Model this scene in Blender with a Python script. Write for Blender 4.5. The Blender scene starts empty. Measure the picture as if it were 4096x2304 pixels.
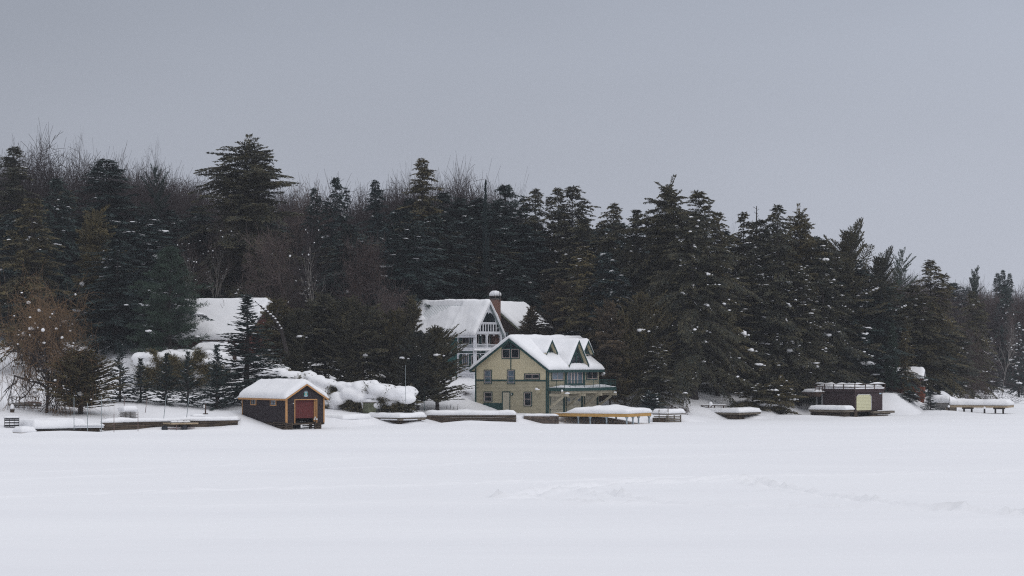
import bpy, math, random
import numpy as np
from mathutils import Vector, Matrix

# ------------------------------------------------------------------ camera, sky, sun, exposure
S = bpy.context.scene
COL = S.collection
PI = math.pi
R = math.radians
F = 4096 * 85 / 36.0          # focal length in photo pixels (85 mm lens)
CAMH, HY = 8.0, 1430.0        # camera height (m) and horizon row

cam = bpy.data.cameras.new('camera')
cam.lens = 85
cam.sensor_width = 36
cam.shift_y = (HY - 1152) / 4096
cam.clip_start = 1
cam.clip_end = 4000
co = bpy.data.objects.new('camera', cam)
co.location = (0, 0, CAMH)
co.rotation_euler = (PI / 2, 0, 0)
COL.objects.link(co)
S.camera = co

SUN_EL, SUN_AZ = 42.0, 142.0   # degrees; azimuth clockwise from +Y (north)
world = bpy.data.worlds.new('World')
S.world = world
world.use_nodes = True
nt = world.node_tree
nt.nodes.clear()
def wn(t, **k):
    n = nt.nodes.new(t)
    for a, b in k.items():
        setattr(n, a, b)
    return n
sky = wn('ShaderNodeTexSky', sky_type='NISHITA', sun_disc=False)
sky.sun_elevation = R(SUN_EL)
sky.sun_rotation = R(SUN_AZ)
sky.air_density = 1.5
sky.dust_density = 4
tc = wn('ShaderNodeTexCoord')
sep = wn('ShaderNodeSeparateXYZ')
nt.links.new(tc.outputs['Generated'], sep.inputs[0])
ramp = wn('ShaderNodeValToRGB')       # overcast cloud deck: dim near the horizon, bright overhead
els = ramp.color_ramp.elements
els[0].position = 0.0
els[0].color = (0.455, 0.480, 0.545, 1)
els[1].position = 1.0
els[1].color = (0.88, 0.895, 0.945, 1)
for p, c in ((0.06, (0.400, 0.427, 0.495)), (0.15, (0.350, 0.380, 0.450)), (0.32, (0.49, 0.515, 0.585)), (0.6, (0.76, 0.78, 0.84))):
    e = els.new(p)
    e.color = (*c, 1)
nt.links.new(sep.outputs['Z'], ramp.inputs[0])
side = wn('ShaderNodeMapRange')       # the clouds are thinner towards the right
side.inputs['From Min'].default_value = -0.25
side.inputs['From Max'].default_value = 0.25
side.inputs['To Min'].default_value = 8.8
side.inputs['To Max'].default_value = 11.9
nt.links.new(sep.outputs['X'], side.inputs['Value'])
mp = wn('ShaderNodeMapping')
mp.inputs['Scale'].default_value = (3.0, 3.0, 9.0)
mp.inputs['Rotation'].default_value = (0, R(25), 0)
nt.links.new(tc.outputs['Generated'], mp.inputs[0])
nz = wn('ShaderNodeTexNoise')
nz.inputs['Scale'].default_value = 1.3
nz.inputs['Detail'].default_value = 3
nt.links.new(mp.outputs[0], nz.inputs['Vector'])
nzr = wn('ShaderNodeMapRange')
nzr.inputs['From Min'].default_value = 0.3
nzr.inputs['From Max'].default_value = 0.7
nzr.inputs['To Min'].default_value = 0.96
nzr.inputs['To Max'].default_value = 1.04
nt.links.new(nz.outputs['Fac'], nzr.inputs['Value'])
mm = wn('ShaderNodeMath', operation='MULTIPLY')
nt.links.new(side.outputs[0], mm.inputs[0])
nt.links.new(nzr.outputs[0], mm.inputs[1])
sc = wn('ShaderNodeVectorMath', operation='SCALE')
nt.links.new(ramp.outputs[0], sc.inputs[0])
nt.links.new(mm.outputs[0], sc.inputs['Scale'])
mix = wn('ShaderNodeMix', data_type='RGBA')
mix.inputs[0].default_value = 0.96
nt.links.new(sky.outputs[0], mix.inputs[6])
nt.links.new(sc.outputs[0], mix.inputs[7])
bg = wn('ShaderNodeBackground')
bg.inputs['Strength'].default_value = 0.1
wo = wn('ShaderNodeOutputWorld')
nt.links.new(mix.outputs[2], bg.inputs[0])
nt.links.new(bg.outputs[0], wo.inputs[0])

sl = bpy.data.lights.new('sun', 'SUN')
sl.energy = 0.5
sl.angle = R(25)
sl.color = (1.0, 0.97, 0.93)
so = bpy.data.objects.new('sun', sl)
so.rotation_euler = (R(90 - SUN_EL), 0, R(180 - SUN_AZ))
so.location = (60, 50, 90)
COL.objects.link(so)

S.view_settings.view_transform = 'Standard'
S.view_settings.look = 'None'
S.view_settings.exposure = 0.0
S.view_settings.gamma = 1.0
S.cycles.max_bounces = 6
S.cycles.diffuse_bounces = 3
S.cycles.volume_bounces = 1
S.cycles.use_denoising = False
S.cycles.filter_width = 1.15
S.cycles.use_light_tree = False

# ------------------------------------------------------------------ helpers
def WX(px, Y): return (px - 2048) / F * Y
def WZ(py, Y): return CAMH - (py - HY) / F * Y
def ice(py): return F * CAMH / (py - HY)      # distance at which the ice shows at row py

def tag(o, label, cat, group=None):
    o['label'] = label
    o['category'] = cat
    if group: o['group'] = group
    return o
def thing(name, label, cat, loc=(0, 0, 0), rz=0.0, group=None):
    o = bpy.data.objects.new(name, None)
    o.empty_display_size = 0.5
    o.location = loc
    o.rotation_euler = (0, 0, R(rz))
    COL.objects.link(o)
    return tag(o, label, cat, group)

class MB:
    def __init__(s):
        s.v = []
        s.f = []
    def add(s, vs, fs):
        n = len(s.v)
        s.v.extend([tuple(map(float, q)) for q in vs])
        s.f.extend([tuple(n + i for i in f) for f in fs])
        return s
    def box(s, x0, x1, y0, y1, z0, z1):
        return s.add([(x0,y0,z0),(x1,y0,z0),(x1,y1,z0),(x0,y1,z0),(x0,y0,z1),(x1,y0,z1),(x1,y1,z1),(x0,y1,z1)],
                     [(0,3,2,1),(4,5,6,7),(0,1,5,4),(1,2,6,5),(2,3,7,6),(3,0,4,7)])
    def beam(s, p, q, w, h, up=(0, 0, 1)):
        p = Vector(p); q = Vector(q); d = (q - p).normalized()
        u = Vector(up)
        a = d.cross(u)
        if a.length < 1e-4: a = d.cross(Vector((1, 0, 0)))
        a.normalize()
        b = a.cross(d).normalized()
        vs = []
        for c in (p, q):
            for i, j in ((-1,-1),(1,-1),(1,1),(-1,1)):
                vs.append(c + a * (i * w / 2) + b * (j * h / 2))
        return s.add(vs, [(0,1,2,3),(7,6,5,4),(0,4,5,1),(1,5,6,2),(2,6,7,3),(3,7,4,0)])
    def tube(s, p, q, r0, r1=None, n=8, cap=True):
        if r1 is None: r1 = r0
        p = Vector(p); q = Vector(q); d = (q - p).normalized()
        a = d.cross(Vector((0, 0, 1)))
        if a.length < 1e-3: a = d.cross(Vector((1, 0, 0)))
        a.normalize(); b = d.cross(a)
        vs = []
        for c, r in ((p, r0), (q, r1)):
            for k in range(n):
                t = 2 * PI * k / n
                vs.append(c + a * (r * math.cos(t)) + b * (r * math.sin(t)))
        fs = [(k, (k + 1) % n, n + (k + 1) % n, n + k) for k in range(n)]
        if cap: fs += [tuple(range(n))[::-1], tuple(range(n, 2 * n))]
        return s.add(vs, fs)
    def prism(s, poly, off):
        """poly: list of 3D points, extruded by the vector off."""
        n = len(poly)
        vs = [Vector(p) for p in poly] + [Vector(p) + Vector(off) for p in poly]
        fs = [tuple(range(n)), tuple(range(n, 2 * n))[::-1]] + [(k, n + k, n + (k + 1) % n, (k + 1) % n) for k in range(n)]
        return s.add(vs, fs)
    def build(s, name, mat, parent=None, smooth=False, fix=True):
        me = bpy.data.meshes.new(name)
        me.from_pydata(s.v, [], s.f)
        if fix:
            import bmesh
            bm = bmesh.new(); bm.from_mesh(me)
            bmesh.ops.recalc_face_normals(bm, faces=bm.faces)
            bm.to_mesh(me); bm.free()
        return link(me, name, mat, parent, smooth)

def link(me, name, mat, parent=None, smooth=False):
    me.materials.append(mat)
    if smooth:
        me.polygons.foreach_set('use_smooth', [True] * len(me.polygons))
    o = bpy.data.objects.new(name, me)
    COL.objects.link(o)
    if parent: o.parent = parent
    return o
def np_mesh(name, V, Fa):
    """V (n,3), Fa (m,k) -> mesh"""
    me = bpy.data.meshes.new(name)
    V = np.asarray(V, dtype=np.float32); Fa = np.asarray(Fa, dtype=np.int32)
    m, k = Fa.shape
    me.vertices.add(len(V)); me.vertices.foreach_set('co', V.ravel())
    me.loops.add(m * k); me.loops.foreach_set('vertex_index', Fa.ravel())
    me.polygons.add(m)
    me.polygons.foreach_set('loop_start', np.arange(0, m * k, k, dtype=np.int32))
    me.polygons.foreach_set('loop_total', np.full(m, k, dtype=np.int32))
    me.update(calc_edges=True)
    return me
def grid_faces(nu, nv):
    i = np.arange(nu * nv).reshape(nu, nv)
    return np.stack([i[:-1, :-1], i[1:, :-1], i[1:, 1:], i[:-1, 1:]], -1).reshape(-1, 4)

def snoise(x, y, seed=0, n=9, f0=1.0):
    """smooth sum-of-sines noise, about -1..1"""
    r = np.random.RandomState(seed)
    out = np.zeros(np.broadcast(x, y).shape)
    tot = 0
    for k in range(n):
        f = f0 * (1.35 ** k); a = 1.0 / (1.25 ** k); th = r.rand() * 2 * PI
        out = out + a * np.sin(f * (x * math.cos(th) + y * math.sin(th)) + r.rand() * 7 + 1.3 * np.sin(f * .6 * (x * math.sin(th) - y * math.cos(th)) + r.rand() * 7))
        tot += a
    return out / tot * 1.8

def snow_over(name, P, t, parent, er=0.35, push=0.07, nz=0.04, seed=1, tmul=None, edge=0.3, smooth_n=3):
    """a thick snow cover lying on the base grid P (nu,nv,3), rounded at its edges."""
    P = np.asarray(P, float)
    nu, nv, _ = P.shape
    du = np.gradient(P, axis=0); dv = np.gradient(P, axis=1)
    N = np.cross(du, dv); N /= np.linalg.norm(N, axis=2, keepdims=True) + 1e-9
    N[N[..., 2] < 0] *= -1
    N = N + np.array([0, 0, 0.9])
    N /= np.linalg.norm(N, axis=2, keepdims=True)
    for _ in range(smooth_n):
        Q = np.pad(N, ((1, 1), (1, 1), (0, 0)), mode='edge')
        N = (Q[1:-1, 1:-1] * 2 + Q[:-2, 1:-1] + Q[2:, 1:-1] + Q[1:-1, :-2] + Q[1:-1, 2:]) / 6
    N /= np.linalg.norm(N, axis=2, keepdims=True)
    lu = np.zeros((nu, nv)); lu[1:] = np.cumsum(np.linalg.norm(np.diff(P, axis=0), axis=2), axis=0)
    lv = np.zeros((nu, nv)); lv[:, 1:] = np.cumsum(np.linalg.norm(np.diff(P, axis=1), axis=2), axis=1)
    def prof(d):
        return np.sqrt(np.clip(1 - (1 - np.clip(d / er, 0, 1)) ** 2, 0, 1))
    pu = prof(np.minimum(lu, lu[-1:] - lu)); pv = prof(np.minimum(lv, lv[:, -1:] - lv))
    h = t * (edge + (1 - edge) * pu * pv)
    n2 = snoise(P[..., 0] + P[..., 2], P[..., 1] + P[..., 2] * .7, seed, f0=0.9)
    h = h * (1 + nz * 2 * n2)
    if tmul is not None: h = h * tmul
    T = P + N * h[..., None]
    # push the rim outwards a little, unevenly
    cu = (P[-1] - P[0]); cu = cu / (np.linalg.norm(cu, axis=1, keepdims=True) + 1e-9)
    cv = (P[:, -1] - P[:, 0]); cv = cv / (np.linalg.norm(cv, axis=1, keepdims=True) + 1e-9)
    w = 1 + 0.9 * n2
    T[0] -= cu * push * w[0][:, None]; T[-1] += cu * push * w[-1][:, None]
    T[:, 0] -= cv * push * w[:, 0][:, None]; T[:, -1] += cv * push * w[:, -1][:, None]
    V = np.concatenate([T.reshape(-1, 3), P.reshape(-1, 3)])
    f = grid_faces(nu, nv)
    idx = np.arange(nu * nv).reshape(nu, nv)
    ring = np.concatenate([idx[:, 0], idx[-1, 1:], idx[::-1, -1][1:], idx[0, ::-1][1:-1]])
    r2 = np.roll(ring, -1)
    sk = np.stack([ring, ring + nu * nv, r2 + nu * nv, r2], -1)
    bot = f[:, ::-1] + nu * nv
    me = np_mesh(name, V, np.concatenate([f, sk, bot]))
    import bmesh
    bm = bmesh.new(); bm.from_mesh(me); bmesh.ops.recalc_face_normals(bm, faces=bm.faces); bm.to_mesh(me); bm.free()
    return link(me, name, M['snow'], parent, True)
def quad_grid(a, b, c, d, res=0.25):
    """bilinear grid of the quad a,b,c,d (a-b along u, a-d along v)"""
    a, b, c, d = [np.array(q, float) for q in (a, b, c, d)]
    nu = max(4, int(max(np.linalg.norm(b - a), np.linalg.norm(c - d)) / res) + 1)
    nv = max(4, int(max(np.linalg.norm(d - a), np.linalg.norm(c - b)) / res) + 1)
    def edgey(n, L):   # finer spacing towards both rims
        t = np.linspace(0, 1, n)
        return t
    u = edgey(nu, 0)[:, None, None]; v = edgey(nv, 0)[None, :, None]
    return a * (1-u) * (1-v) + b * u * (1-v) + c * u * v + d * (1-u) * v
def gable_grid(x0, xr, x1, ze0, zr, ze1, y0, y1, res=0.22):
    n0 = max(4, int(math.hypot(xr - x0, zr - ze0) / res)); n1 = max(4, int(math.hypot(x1 - xr, zr - ze1) / res))
    xs = np.concatenate([np.linspace(x0, xr, n0), np.linspace(xr, x1, n1)[1:]])
    zs = np.concatenate([np.linspace(ze0, zr, n0), np.linspace(zr, ze1, n1)[1:]])
    ny = max(4, int((y1 - y0) / res)); ys = np.linspace(y0, y1, ny)
    P = np.zeros((len(xs), ny, 3))
    P[..., 0] = xs[:, None]; P[..., 2] = zs[:, None]; P[..., 1] = ys[None, :]
    return P

# unit ico template for snow lumps
import bmesh as _bm
def _ico(sub):
    b = _bm.new(); _bm.ops.create_icosphere(b, subdivisions=sub, radius=1)
    V = np.array([v.co[:] for v in b.verts]); Fc = np.array([[v.index for v in f.verts] for f in b.faces]); b.free()
    return V, Fc
ICO1, ICO2 = _ico(1), _ico(2)
def blobs(C, Sc, rng, ico=None, jitter=0.12):
    """C (n,3) centres, Sc (n,3) radii -> V,F of many lumps"""
    V0, F0 = ico or ICO1
    n = len(C)
    ang = rng.rand(n) * 2 * PI
    V = V0[None] * (1 + jitter * rng.randn(n, len(V0), 1)) * Sc[:, None, :]
    c, s = np.cos(ang)[:, None], np.sin(ang)[:, None]
    X = V[..., 0] * c - V[..., 1] * s; Y = V[..., 0] * s + V[..., 1] * c
    V = np.stack([X, Y, V[..., 2]], -1) + C[:, None, :]
    Fc = F0[None] + (np.arange(n) * len(V0))[:, None, None]
    return V.reshape(-1, 3), Fc.reshape(-1, 3)

# ------------------------------------------------------------------ materials
M = {}
def mat(key, col, rough=0.8, var=0.15, scale=3.0, col2=None, spec=0.2, metal=0.0, bump=0.0, bscale=20.0, stretch=(1, 1, 1), island=False, objr=False, detail=4):
    m = bpy.data.materials.new(key)
    m.use_nodes = True
    t = m.node_tree
    b = t.nodes['Principled BSDF']
    b.inputs['Roughness'].default_value = rough
    b.inputs['Metallic'].default_value = metal
    b.inputs['Specular IOR Level'].default_value = spec
    tx = t.nodes.new('ShaderNodeTexCoord')
    mpn = t.nodes.new('ShaderNodeMapping'); mpn.inputs['Scale'].default_value = stretch
    t.links.new(tx.outputs['Object'], mpn.inputs[0])
    n = t.nodes.new('ShaderNodeTexNoise'); n.inputs['Scale'].default_value = scale; n.inputs['Detail'].default_value = detail
    t.links.new(mpn.outputs[0], n.inputs['Vector'])
    c2 = col2 if col2 else tuple(c * (1 - 2 * var) for c in col)
    c1 = col if col2 else tuple(min(1, c * (1 + var)) for c in col)
    fac = n.outputs['Fac']
    mr = t.nodes.new('ShaderNodeMapRange'); mr.inputs['From Min'].default_value = 0.32; mr.inputs['From Max'].default_value = 0.68
    t.links.new(fac, mr.inputs['Value']); fac = mr.outputs[0]
    if island or objr:
        g = t.nodes.new('ShaderNodeNewGeometry'); oi = t.nodes.new('ShaderNodeObjectInfo')
        ad = t.nodes.new('ShaderNodeMath'); ad.operation = 'MULTIPLY_ADD'
        ad.inputs[1].default_value = 0.45; t.links.new(fac, ad.inputs[0])
        a2 = t.nodes.new('ShaderNodeMath'); a2.operation = 'MULTIPLY'; a2.inputs[1].default_value = 0.3
        t.links.new(g.outputs['Random Per Island'] if island else oi.outputs['Random'], a2.inputs[0])
        t.links.new(a2.outputs[0], ad.inputs[2])
        a3 = t.nodes.new('ShaderNodeMath'); a3.operation = 'MULTIPLY_ADD'; a3.inputs[1].default_value = 0.3
        t.links.new(oi.outputs['Random'], a3.inputs[0]); t.links.new(ad.outputs[0], a3.inputs[2])
        fac = a3.outputs[0]
    mx = t.nodes.new('ShaderNodeMix'); mx.data_type = 'RGBA'
    mx.inputs[6].default_value = (*c1, 1); mx.inputs[7].default_value = (*c2, 1)
    t.links.new(fac, mx.inputs[0]); t.links.new(mx.outputs[2], b.inputs['Base Color'])
    if bump:
        n2 = t.nodes.new('ShaderNodeTexNoise'); n2.inputs['Scale'].default_value = bscale; n2.inputs['Detail'].default_value = 5
        t.links.new(mpn.outputs[0], n2.inputs['Vector'])
        bp = t.nodes.new('ShaderNodeBump'); bp.inputs['Strength'].default_value = 1.0; bp.inputs['Distance'].default_value = bump
        t.links.new(n2.outputs['Fac'], bp.inputs['Height']); t.links.new(bp.outputs[0], b.inputs['Normal'])
    M[key] = m
    return m

mat('snow', (0.87, 0.87, 0.885), 0.7, col2=(0.84, 0.845, 0.865), scale=0.8, spec=0.15, bump=0.012, bscale=5)
mat('ground_snow', (0.85, 0.85, 0.87), 0.75, col2=(0.81, 0.815, 0.84), scale=0.25, spec=0.12, bump=0.05, bscale=1.6)
mat('lake_snow', (0.86, 0.865, 0.885), 0.7, col2=(0.82, 0.825, 0.85), scale=0.05, spec=0.12, bump=0.05, bscale=0.5, stretch=(0.35, 1.5, 1))
mat('needle_dark', (0.056, 0.078, 0.066), 0.7, col2=(0.020, 0.034, 0.040), scale=0.7, spec=0.1, island=True)
mat('needle_olive', (0.165, 0.128, 0.055), 0.7, col2=(0.030, 0.040, 0.038), scale=0.7, spec=0.1, island=True)
mat('needle_mid', (0.125, 0.104, 0.052), 0.7, col2=(0.022, 0.036, 0.040), scale=0.7, spec=0.1, island=True)
mat('needle_brown', (0.150, 0.105, 0.060), 0.7, col2=(0.032, 0.034, 0.030), scale=0.6, spec=0.1, island=True)
mat('needle_pine', (0.055, 0.080, 0.055), 0.7, col2=(0.018, 0.035, 0.030), scale=0.5, spec=0.1, island=True)
mat('bark_dark', (0.055, 0.046, 0.042), 0.9, col2=(0.022, 0.019, 0.019), scale=4, stretch=(1, 1, 0.2), bump=0.03, bscale=9)
mat('twig_grey', (0.080, 0.064, 0.064), 0.9, col2=(0.036, 0.028, 0.030), scale=0.6, objr=True)
mat('twig_brown', (0.135, 0.104, 0.096), 0.9, col2=(0.050, 0.034, 0.032), scale=0.6, objr=True)
mat('twig_orange', (0.23, 0.145, 0.075), 0.9, col2=(0.10, 0.066, 0.048), scale=0.35, objr=True)
mat('bark_pale', (0.27, 0.25, 0.23), 0.9, col2=(0.10, 0.09, 0.085), scale=2.5, stretch=(1, 1, .5))
mat('siding_cream', (0.57, 0.505, 0.345), 0.75, var=0.04, scale=1.5)
mat('siding_tan', (0.365, 0.33, 0.235), 0.75, var=0.05, scale=1.5)
mat('trim_green', (0.020, 0.058, 0.055), 0.55, var=0.10, scale=3)
mat('trim_beige', (0.50, 0.44, 0.33), 0.6, var=0.05)
mat('beam_beige', (0.40, 0.36, 0.27), 0.7, var=0.08, stretch=(1, 1, 1))
mat('door_beige', (0.40, 0.37, 0.29), 0.7, var=0.04)
mat('frame_pink', (0.52, 0.42, 0.38), 0.5, var=0.04)
mat('frame_white', (0.62, 0.63, 0.66), 0.5, var=0.03)
mat('glass', (0.015, 0.022, 0.028), 0.06, var=0.3, scale=1.2, spec=0.6)
mat('glass_curtain', (0.11, 0.15, 0.19), 0.12, var=0.12, scale=1.5, spec=0.5)
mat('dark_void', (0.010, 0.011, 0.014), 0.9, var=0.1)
mat('white_paint', (0.72, 0.73, 0.77), 0.6, var=0.03)
mat('green_wall', (0.035, 0.105, 0.100), 0.7, var=0.1)
mat('red_wall', (0.085, 0.030, 0.024), 0.8, var=0.2)
mat('brown_wall', (0.036, 0.028, 0.032), 0.85, var=0.25, scale=6, stretch=(1, 1, 3))
mat('maroon_wall', (0.052, 0.034, 0.037), 0.85, var=0.2, scale=5)
mat('old_brown', (0.090, 0.055, 0.042), 0.85, col2=(0.035, 0.025, 0.022), scale=3, stretch=(4, 4, .4))
mat('cedar_trim', (0.52, 0.285, 0.120), 0.7, col2=(0.40, 0.21, 0.09), scale=4, stretch=(1, 1, 1))
mat('red_door', (0.120, 0.028, 0.027), 0.7, var=0.15, scale=4, stretch=(6, 6, .6))
mat('shingle', (0.05, 0.035, 0.030), 0.9, var=0.3, scale=12)
mat('timber_grey', (0.215, 0.185, 0.145), 0.9, col2=(0.065, 0.055, 0.048), scale=2.2, stretch=(.5, .5, 5), bump=0.01)
mat('timber_dark', (0.105, 0.078, 0.055), 0.9, col2=(0.022, 0.018, 0.016), scale=1.6, stretch=(.4, .4, 5), bump=0.01)
mat('timber_new', (0.52, 0.32, 0.11), 0.7, col2=(0.38, 0.22, 0.07), scale=2.5, stretch=(1, 1, 4))
mat('timber_pale', (0.46, 0.37, 0.25), 0.8, col2=(0.27, 0.20, 0.13), scale=3, stretch=(1, 1, 3))
mat('galvanised', (0.30, 0.36, 0.40), 0.5, var=0.2, scale=6, metal=0.4)
mat('pole_grey', (0.30, 0.34, 0.35), 0.5, var=0.15, metal=0.3)
mat('pole_rust', (0.13, 0.07, 0.065), 0.7, col2=(0.22, 0.18, 0.17), scale=2.5)
mat('rubber', (0.025, 0.028, 0.034), 0.8, var=0.2)
mat('black_metal', (0.035, 0.036, 0.040), 0.6, var=0.2)
mat('roof_metal', (0.30, 0.36, 0.36), 0.5, var=0.1)
mat('stone', (0.15, 0.115, 0.09), 0.9, col2=(0.055, 0.045, 0.040), scale=1.6, bump=0.04, bscale=4)
mat('concrete', (0.22, 0.20, 0.18), 0.9, col2=(0.12, 0.10, 0.09), scale=2)
mat('garage_yellow', (0.62, 0.60, 0.40), 0.6, var=0.06, scale=3, stretch=(1, 1, 5))
mat('lamp_white', (0.70, 0.71, 0.70), 0.4, var=0.02)
mat('sign_green', (0.045, 0.22, 0.19), 0.6, var=0.1)
mat('sign_blue', (0.45, 0.60, 0.75), 0.6, var=0.05)
mat('sign_tan', (0.45, 0.42, 0.36), 0.6, var=0.1)
mat('orange_wall', (0.17, 0.048, 0.024), 0.8, var=0.2)
mat('canoe_red', (0.22, 0.035, 0.030), 0.5, var=0.1)
mat('boat_grey', (0.25, 0.24, 0.23), 0.6, var=0.15)
mat('shed_green', (0.14, 0.15, 0.10), 0.85, var=0.2)
def brick_mat():
    m = bpy.data.materials.new('brick'); m.use_nodes = True; t = m.node_tree; b = t.nodes['Principled BSDF']
    tx = t.nodes.new('ShaderNodeTexCoord'); mp2 = t.nodes.new('ShaderNodeMapping'); mp2.inputs['Rotation'].default_value = (R(90), 0, R(20))
    br = t.nodes.new('ShaderNodeTexBrick'); br.inputs['Color1'].default_value = (.20, .085, .058, 1); br.inputs['Color2'].default_value = (.13, .058, .043, 1)
    br.inputs['Mortar'].default_value = (.20, .17, .15, 1); br.inputs['Scale'].default_value = 4.2
    t.links.new(tx.outputs['Object'], mp2.inputs[0]); t.links.new(mp2.outputs[0], br.inputs[0]); t.links.new(br.outputs[0], b.inputs['Base Color'])
    b.inputs['Roughness'].default_value = 0.9
    M['brick'] = m
brick_mat()

# ------------------------------------------------------------------ terrain
KN = [(-600, [(246,-.6),(250,.8),(262,1.6),(285,3.4),(300,5),(340,10),(400,19),(480,25),(700,27)]),
      (0,    [(252,-.6),(257,.7),(264,1.5),(285,3.0),(300,4.3),(340,9),(400,18),(480,24),(700,26)]),
      (330,  [(258,-.6),(262.5,.8),(266,1.25),(285,2.7),(300,5.0),(320,8.2),(340,10),(400,18.5),(480,24),(700,26)]),
      (500,  [(262,-.6),(266.5,.9),(284,2.7),(292,3.2),(300,4.2),(306,7.9),(314,9),(340,11),(400,19),(480,24),(700,26)]),
      (900,  [(264,-.6),(268.5,.95),(284,2.4),(292,3.0),(300,3.8),(310,7.9),(325,9.5),(400,18),(480,23),(700,25)]),
      (1300, [(276,-.6),(281,.6),(288,1.1),(298,2.3),(312,5),(330,8),(400,16),(480,22),(700,24)]),
      (1600, [(284,-.6),(289,.7),(293,1.15),(300,1.9),(313,4),(330,7),(400,15),(480,21),(700,23)]),
      (1850, [(291,-.6),(296,.95),(303,1.9),(311,3.7),(320,5.0),(330,5.7),(345,8),(400,14),(480,19),(700,21)]),
      (2080, [(288,-.6),(291,.95),(303,1.05),(311,2.4),(318,4.1),(330,5.2),(345,7.6),(400,13),(480,18),(700,20)]),
      (2400, [(291,-.6),(294,.6),(304,.95),(315,1.6),(328,3.3),(345,6),(400,11),(480,17),(700,19)]),
      (2700, [(297,-.6),(300,.6),(309,.9),(316,2.3),(326,3.9),(345,5.2),(400,9),(480,14),(700,17)]),
      (2960, [(313,-.6),(316,.35),(321,1.5),(331,3.5),(350,4.9),(400,8),(480,12),(700,15)]),
      (3250, [(324,-.6),(327,.3),(334,1.6),(347,4.4),(360,5.4),(400,7),(480,10),(700,13)]),
      (3560, [(330,-.6),(334,.4),(341,2.7),(352,3.3),(380,4.2),(480,8.5),(700,12)]),
      (3760, [(341,-.6),(345,.6),(350,1.5),(356,2.2),(365,2.5),(400,3),(480,6),(600,9),(700,10)]),
      (3860, [(372,-.6),(378,.3),(400,.9),(440,1.4),(480,3),(560,7),(700,9)]),
      (3960, [(440,-.6),(446,.5),(470,1.2),(500,2.2),(580,6),(700,8)]),
      (4150, [(492,-.6),(498,.5),(540,1.6),(620,5),(700,7)]),
      (4900, [(560,-.6),(566,.5),(600,1.6),(700,6)])]
def terrain(x, Y):
    x = np.asarray(x, float); Y = np.asarray(Y, float)
    px = 2048 + x * F / Y
    ks = np.array([k for k, _ in KN], float)
    Z = np.stack([np.interp(Y, [a for a, _ in p], [b for _, b in p]) for _, p in KN])
    pc = np.clip(px, ks[0], ks[-1] - 1e-3)
    i = np.clip(np.searchsorted(ks, pc, side='right') - 1, 0, len(ks) - 2)
    w = (pc - ks[i]) / (ks[i + 1] - ks[i]); w = w * w * (3 - 2 * w)
    z = np.take_along_axis(Z, i[None], 0)[0] * (1 - w) + np.take_along_axis(Z, (i + 1)[None], 0)[0] * w
    land = np.clip((z + .2) / 1.2, 0, 1)
    far = np.clip((Y - 262) / 60, 0.25, 1)
    z = z + land * far * (0.22 * snoise(x, Y, 3, f0=0.22) + 0.10 * snoise(x, Y, 5, f0=0.9))
    return z
def tz(px, Y):
    return float(terrain(np.array([WX(px, Y)]), np.array([float(Y)]))[0])

xs = np.concatenate([np.arange(-200, -62, 2.0), np.arange(-62, 90, 0.6), np.arange(90, 301, 2.0)])
ys = np.concatenate([np.arange(240, 362, 0.55), np.arange(362, 701, 2.2)])
GX, GY = np.meshgrid(xs, ys, indexing='ij')
GZ = terrain(GX, GY)
me = np_mesh('snow_ground', np.stack([GX, GY, GZ], -1).reshape(-1, 3), grid_faces(len(xs), len(ys)))
gr = link(me, 'snow_ground', M['ground_snow'], None, True)
gr['kind'] = 'structure'

# the frozen lake: one sheet, finer where its tracks can be seen
TR = [([(-100,1900),(700,1870),(1300,1840),(2048,1800),(3000,1775),(4200,1738)], .05, .5, 0.3),
      ([(-100,1924),(1300,1878),(2048,1845),(3000,1815),(4200,1772)], .06, .6, 0.3),
      ([(-100,1990),(640,1966),(1300,1950),(2048,1930),(3000,1905),(4200,1878)], .07, .6, 0.8),
      ([(2040,1988),(2200,1964),(2500,1936),(3000,1920),(3060,1945),(3250,1975),(3500,2008),(3800,2035),(4200,2066)], .13, .8, 1.0),
      ([(2380,1968),(2480,1988),(2650,2008),(2900,2020),(3300,2030),(3800,2044)], .11, .7, 1.0),
      ([(2120,1972),(2180,1998),(2400,2010),(2700,2012)], .09, .6, 1.0),
      ([(-100,2158),(1000,2140),(2048,2120),(3000,2095),(4200,2068)], .04, .35, 0.8),
      ([(200,2035),(900,2020),(1500,2010),(2048,2008)], .04, .4, 0.6),
      ([(3100,1965),(3400,1972),(3800,1978),(4200,1986)], .06, .5, 1.0),
      ([(2400,1740),(3000,1722),(3600,1706),(4200,1690)], .05, .6, 0.3)]
TR = [(a, b * 2.4, c, d) for a, b, c, d in TR]
lx = np.concatenate([np.arange(-320, -72, 8), np.arange(-72, 72, 0.4), np.arange(72, 90, 2), np.arange(90, 321, 10)])
ly = np.concatenate([np.arange(-24, 84, 6), np.arange(84, 130, 0.5), np.arange(130, 192, 0.26), np.arange(192, 345, 0.6), np.arange(345, 520, 2.5), np.arange(520, 731, 14)])
LX, LY = np.meshgrid(lx, ly, indexing='ij')
LZ = 0.07 * snoise(LX * .5, LY, 11, f0=.10) + 0.022 * snoise(LX * .35, LY * 1.6, 12, f0=.9)
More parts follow.
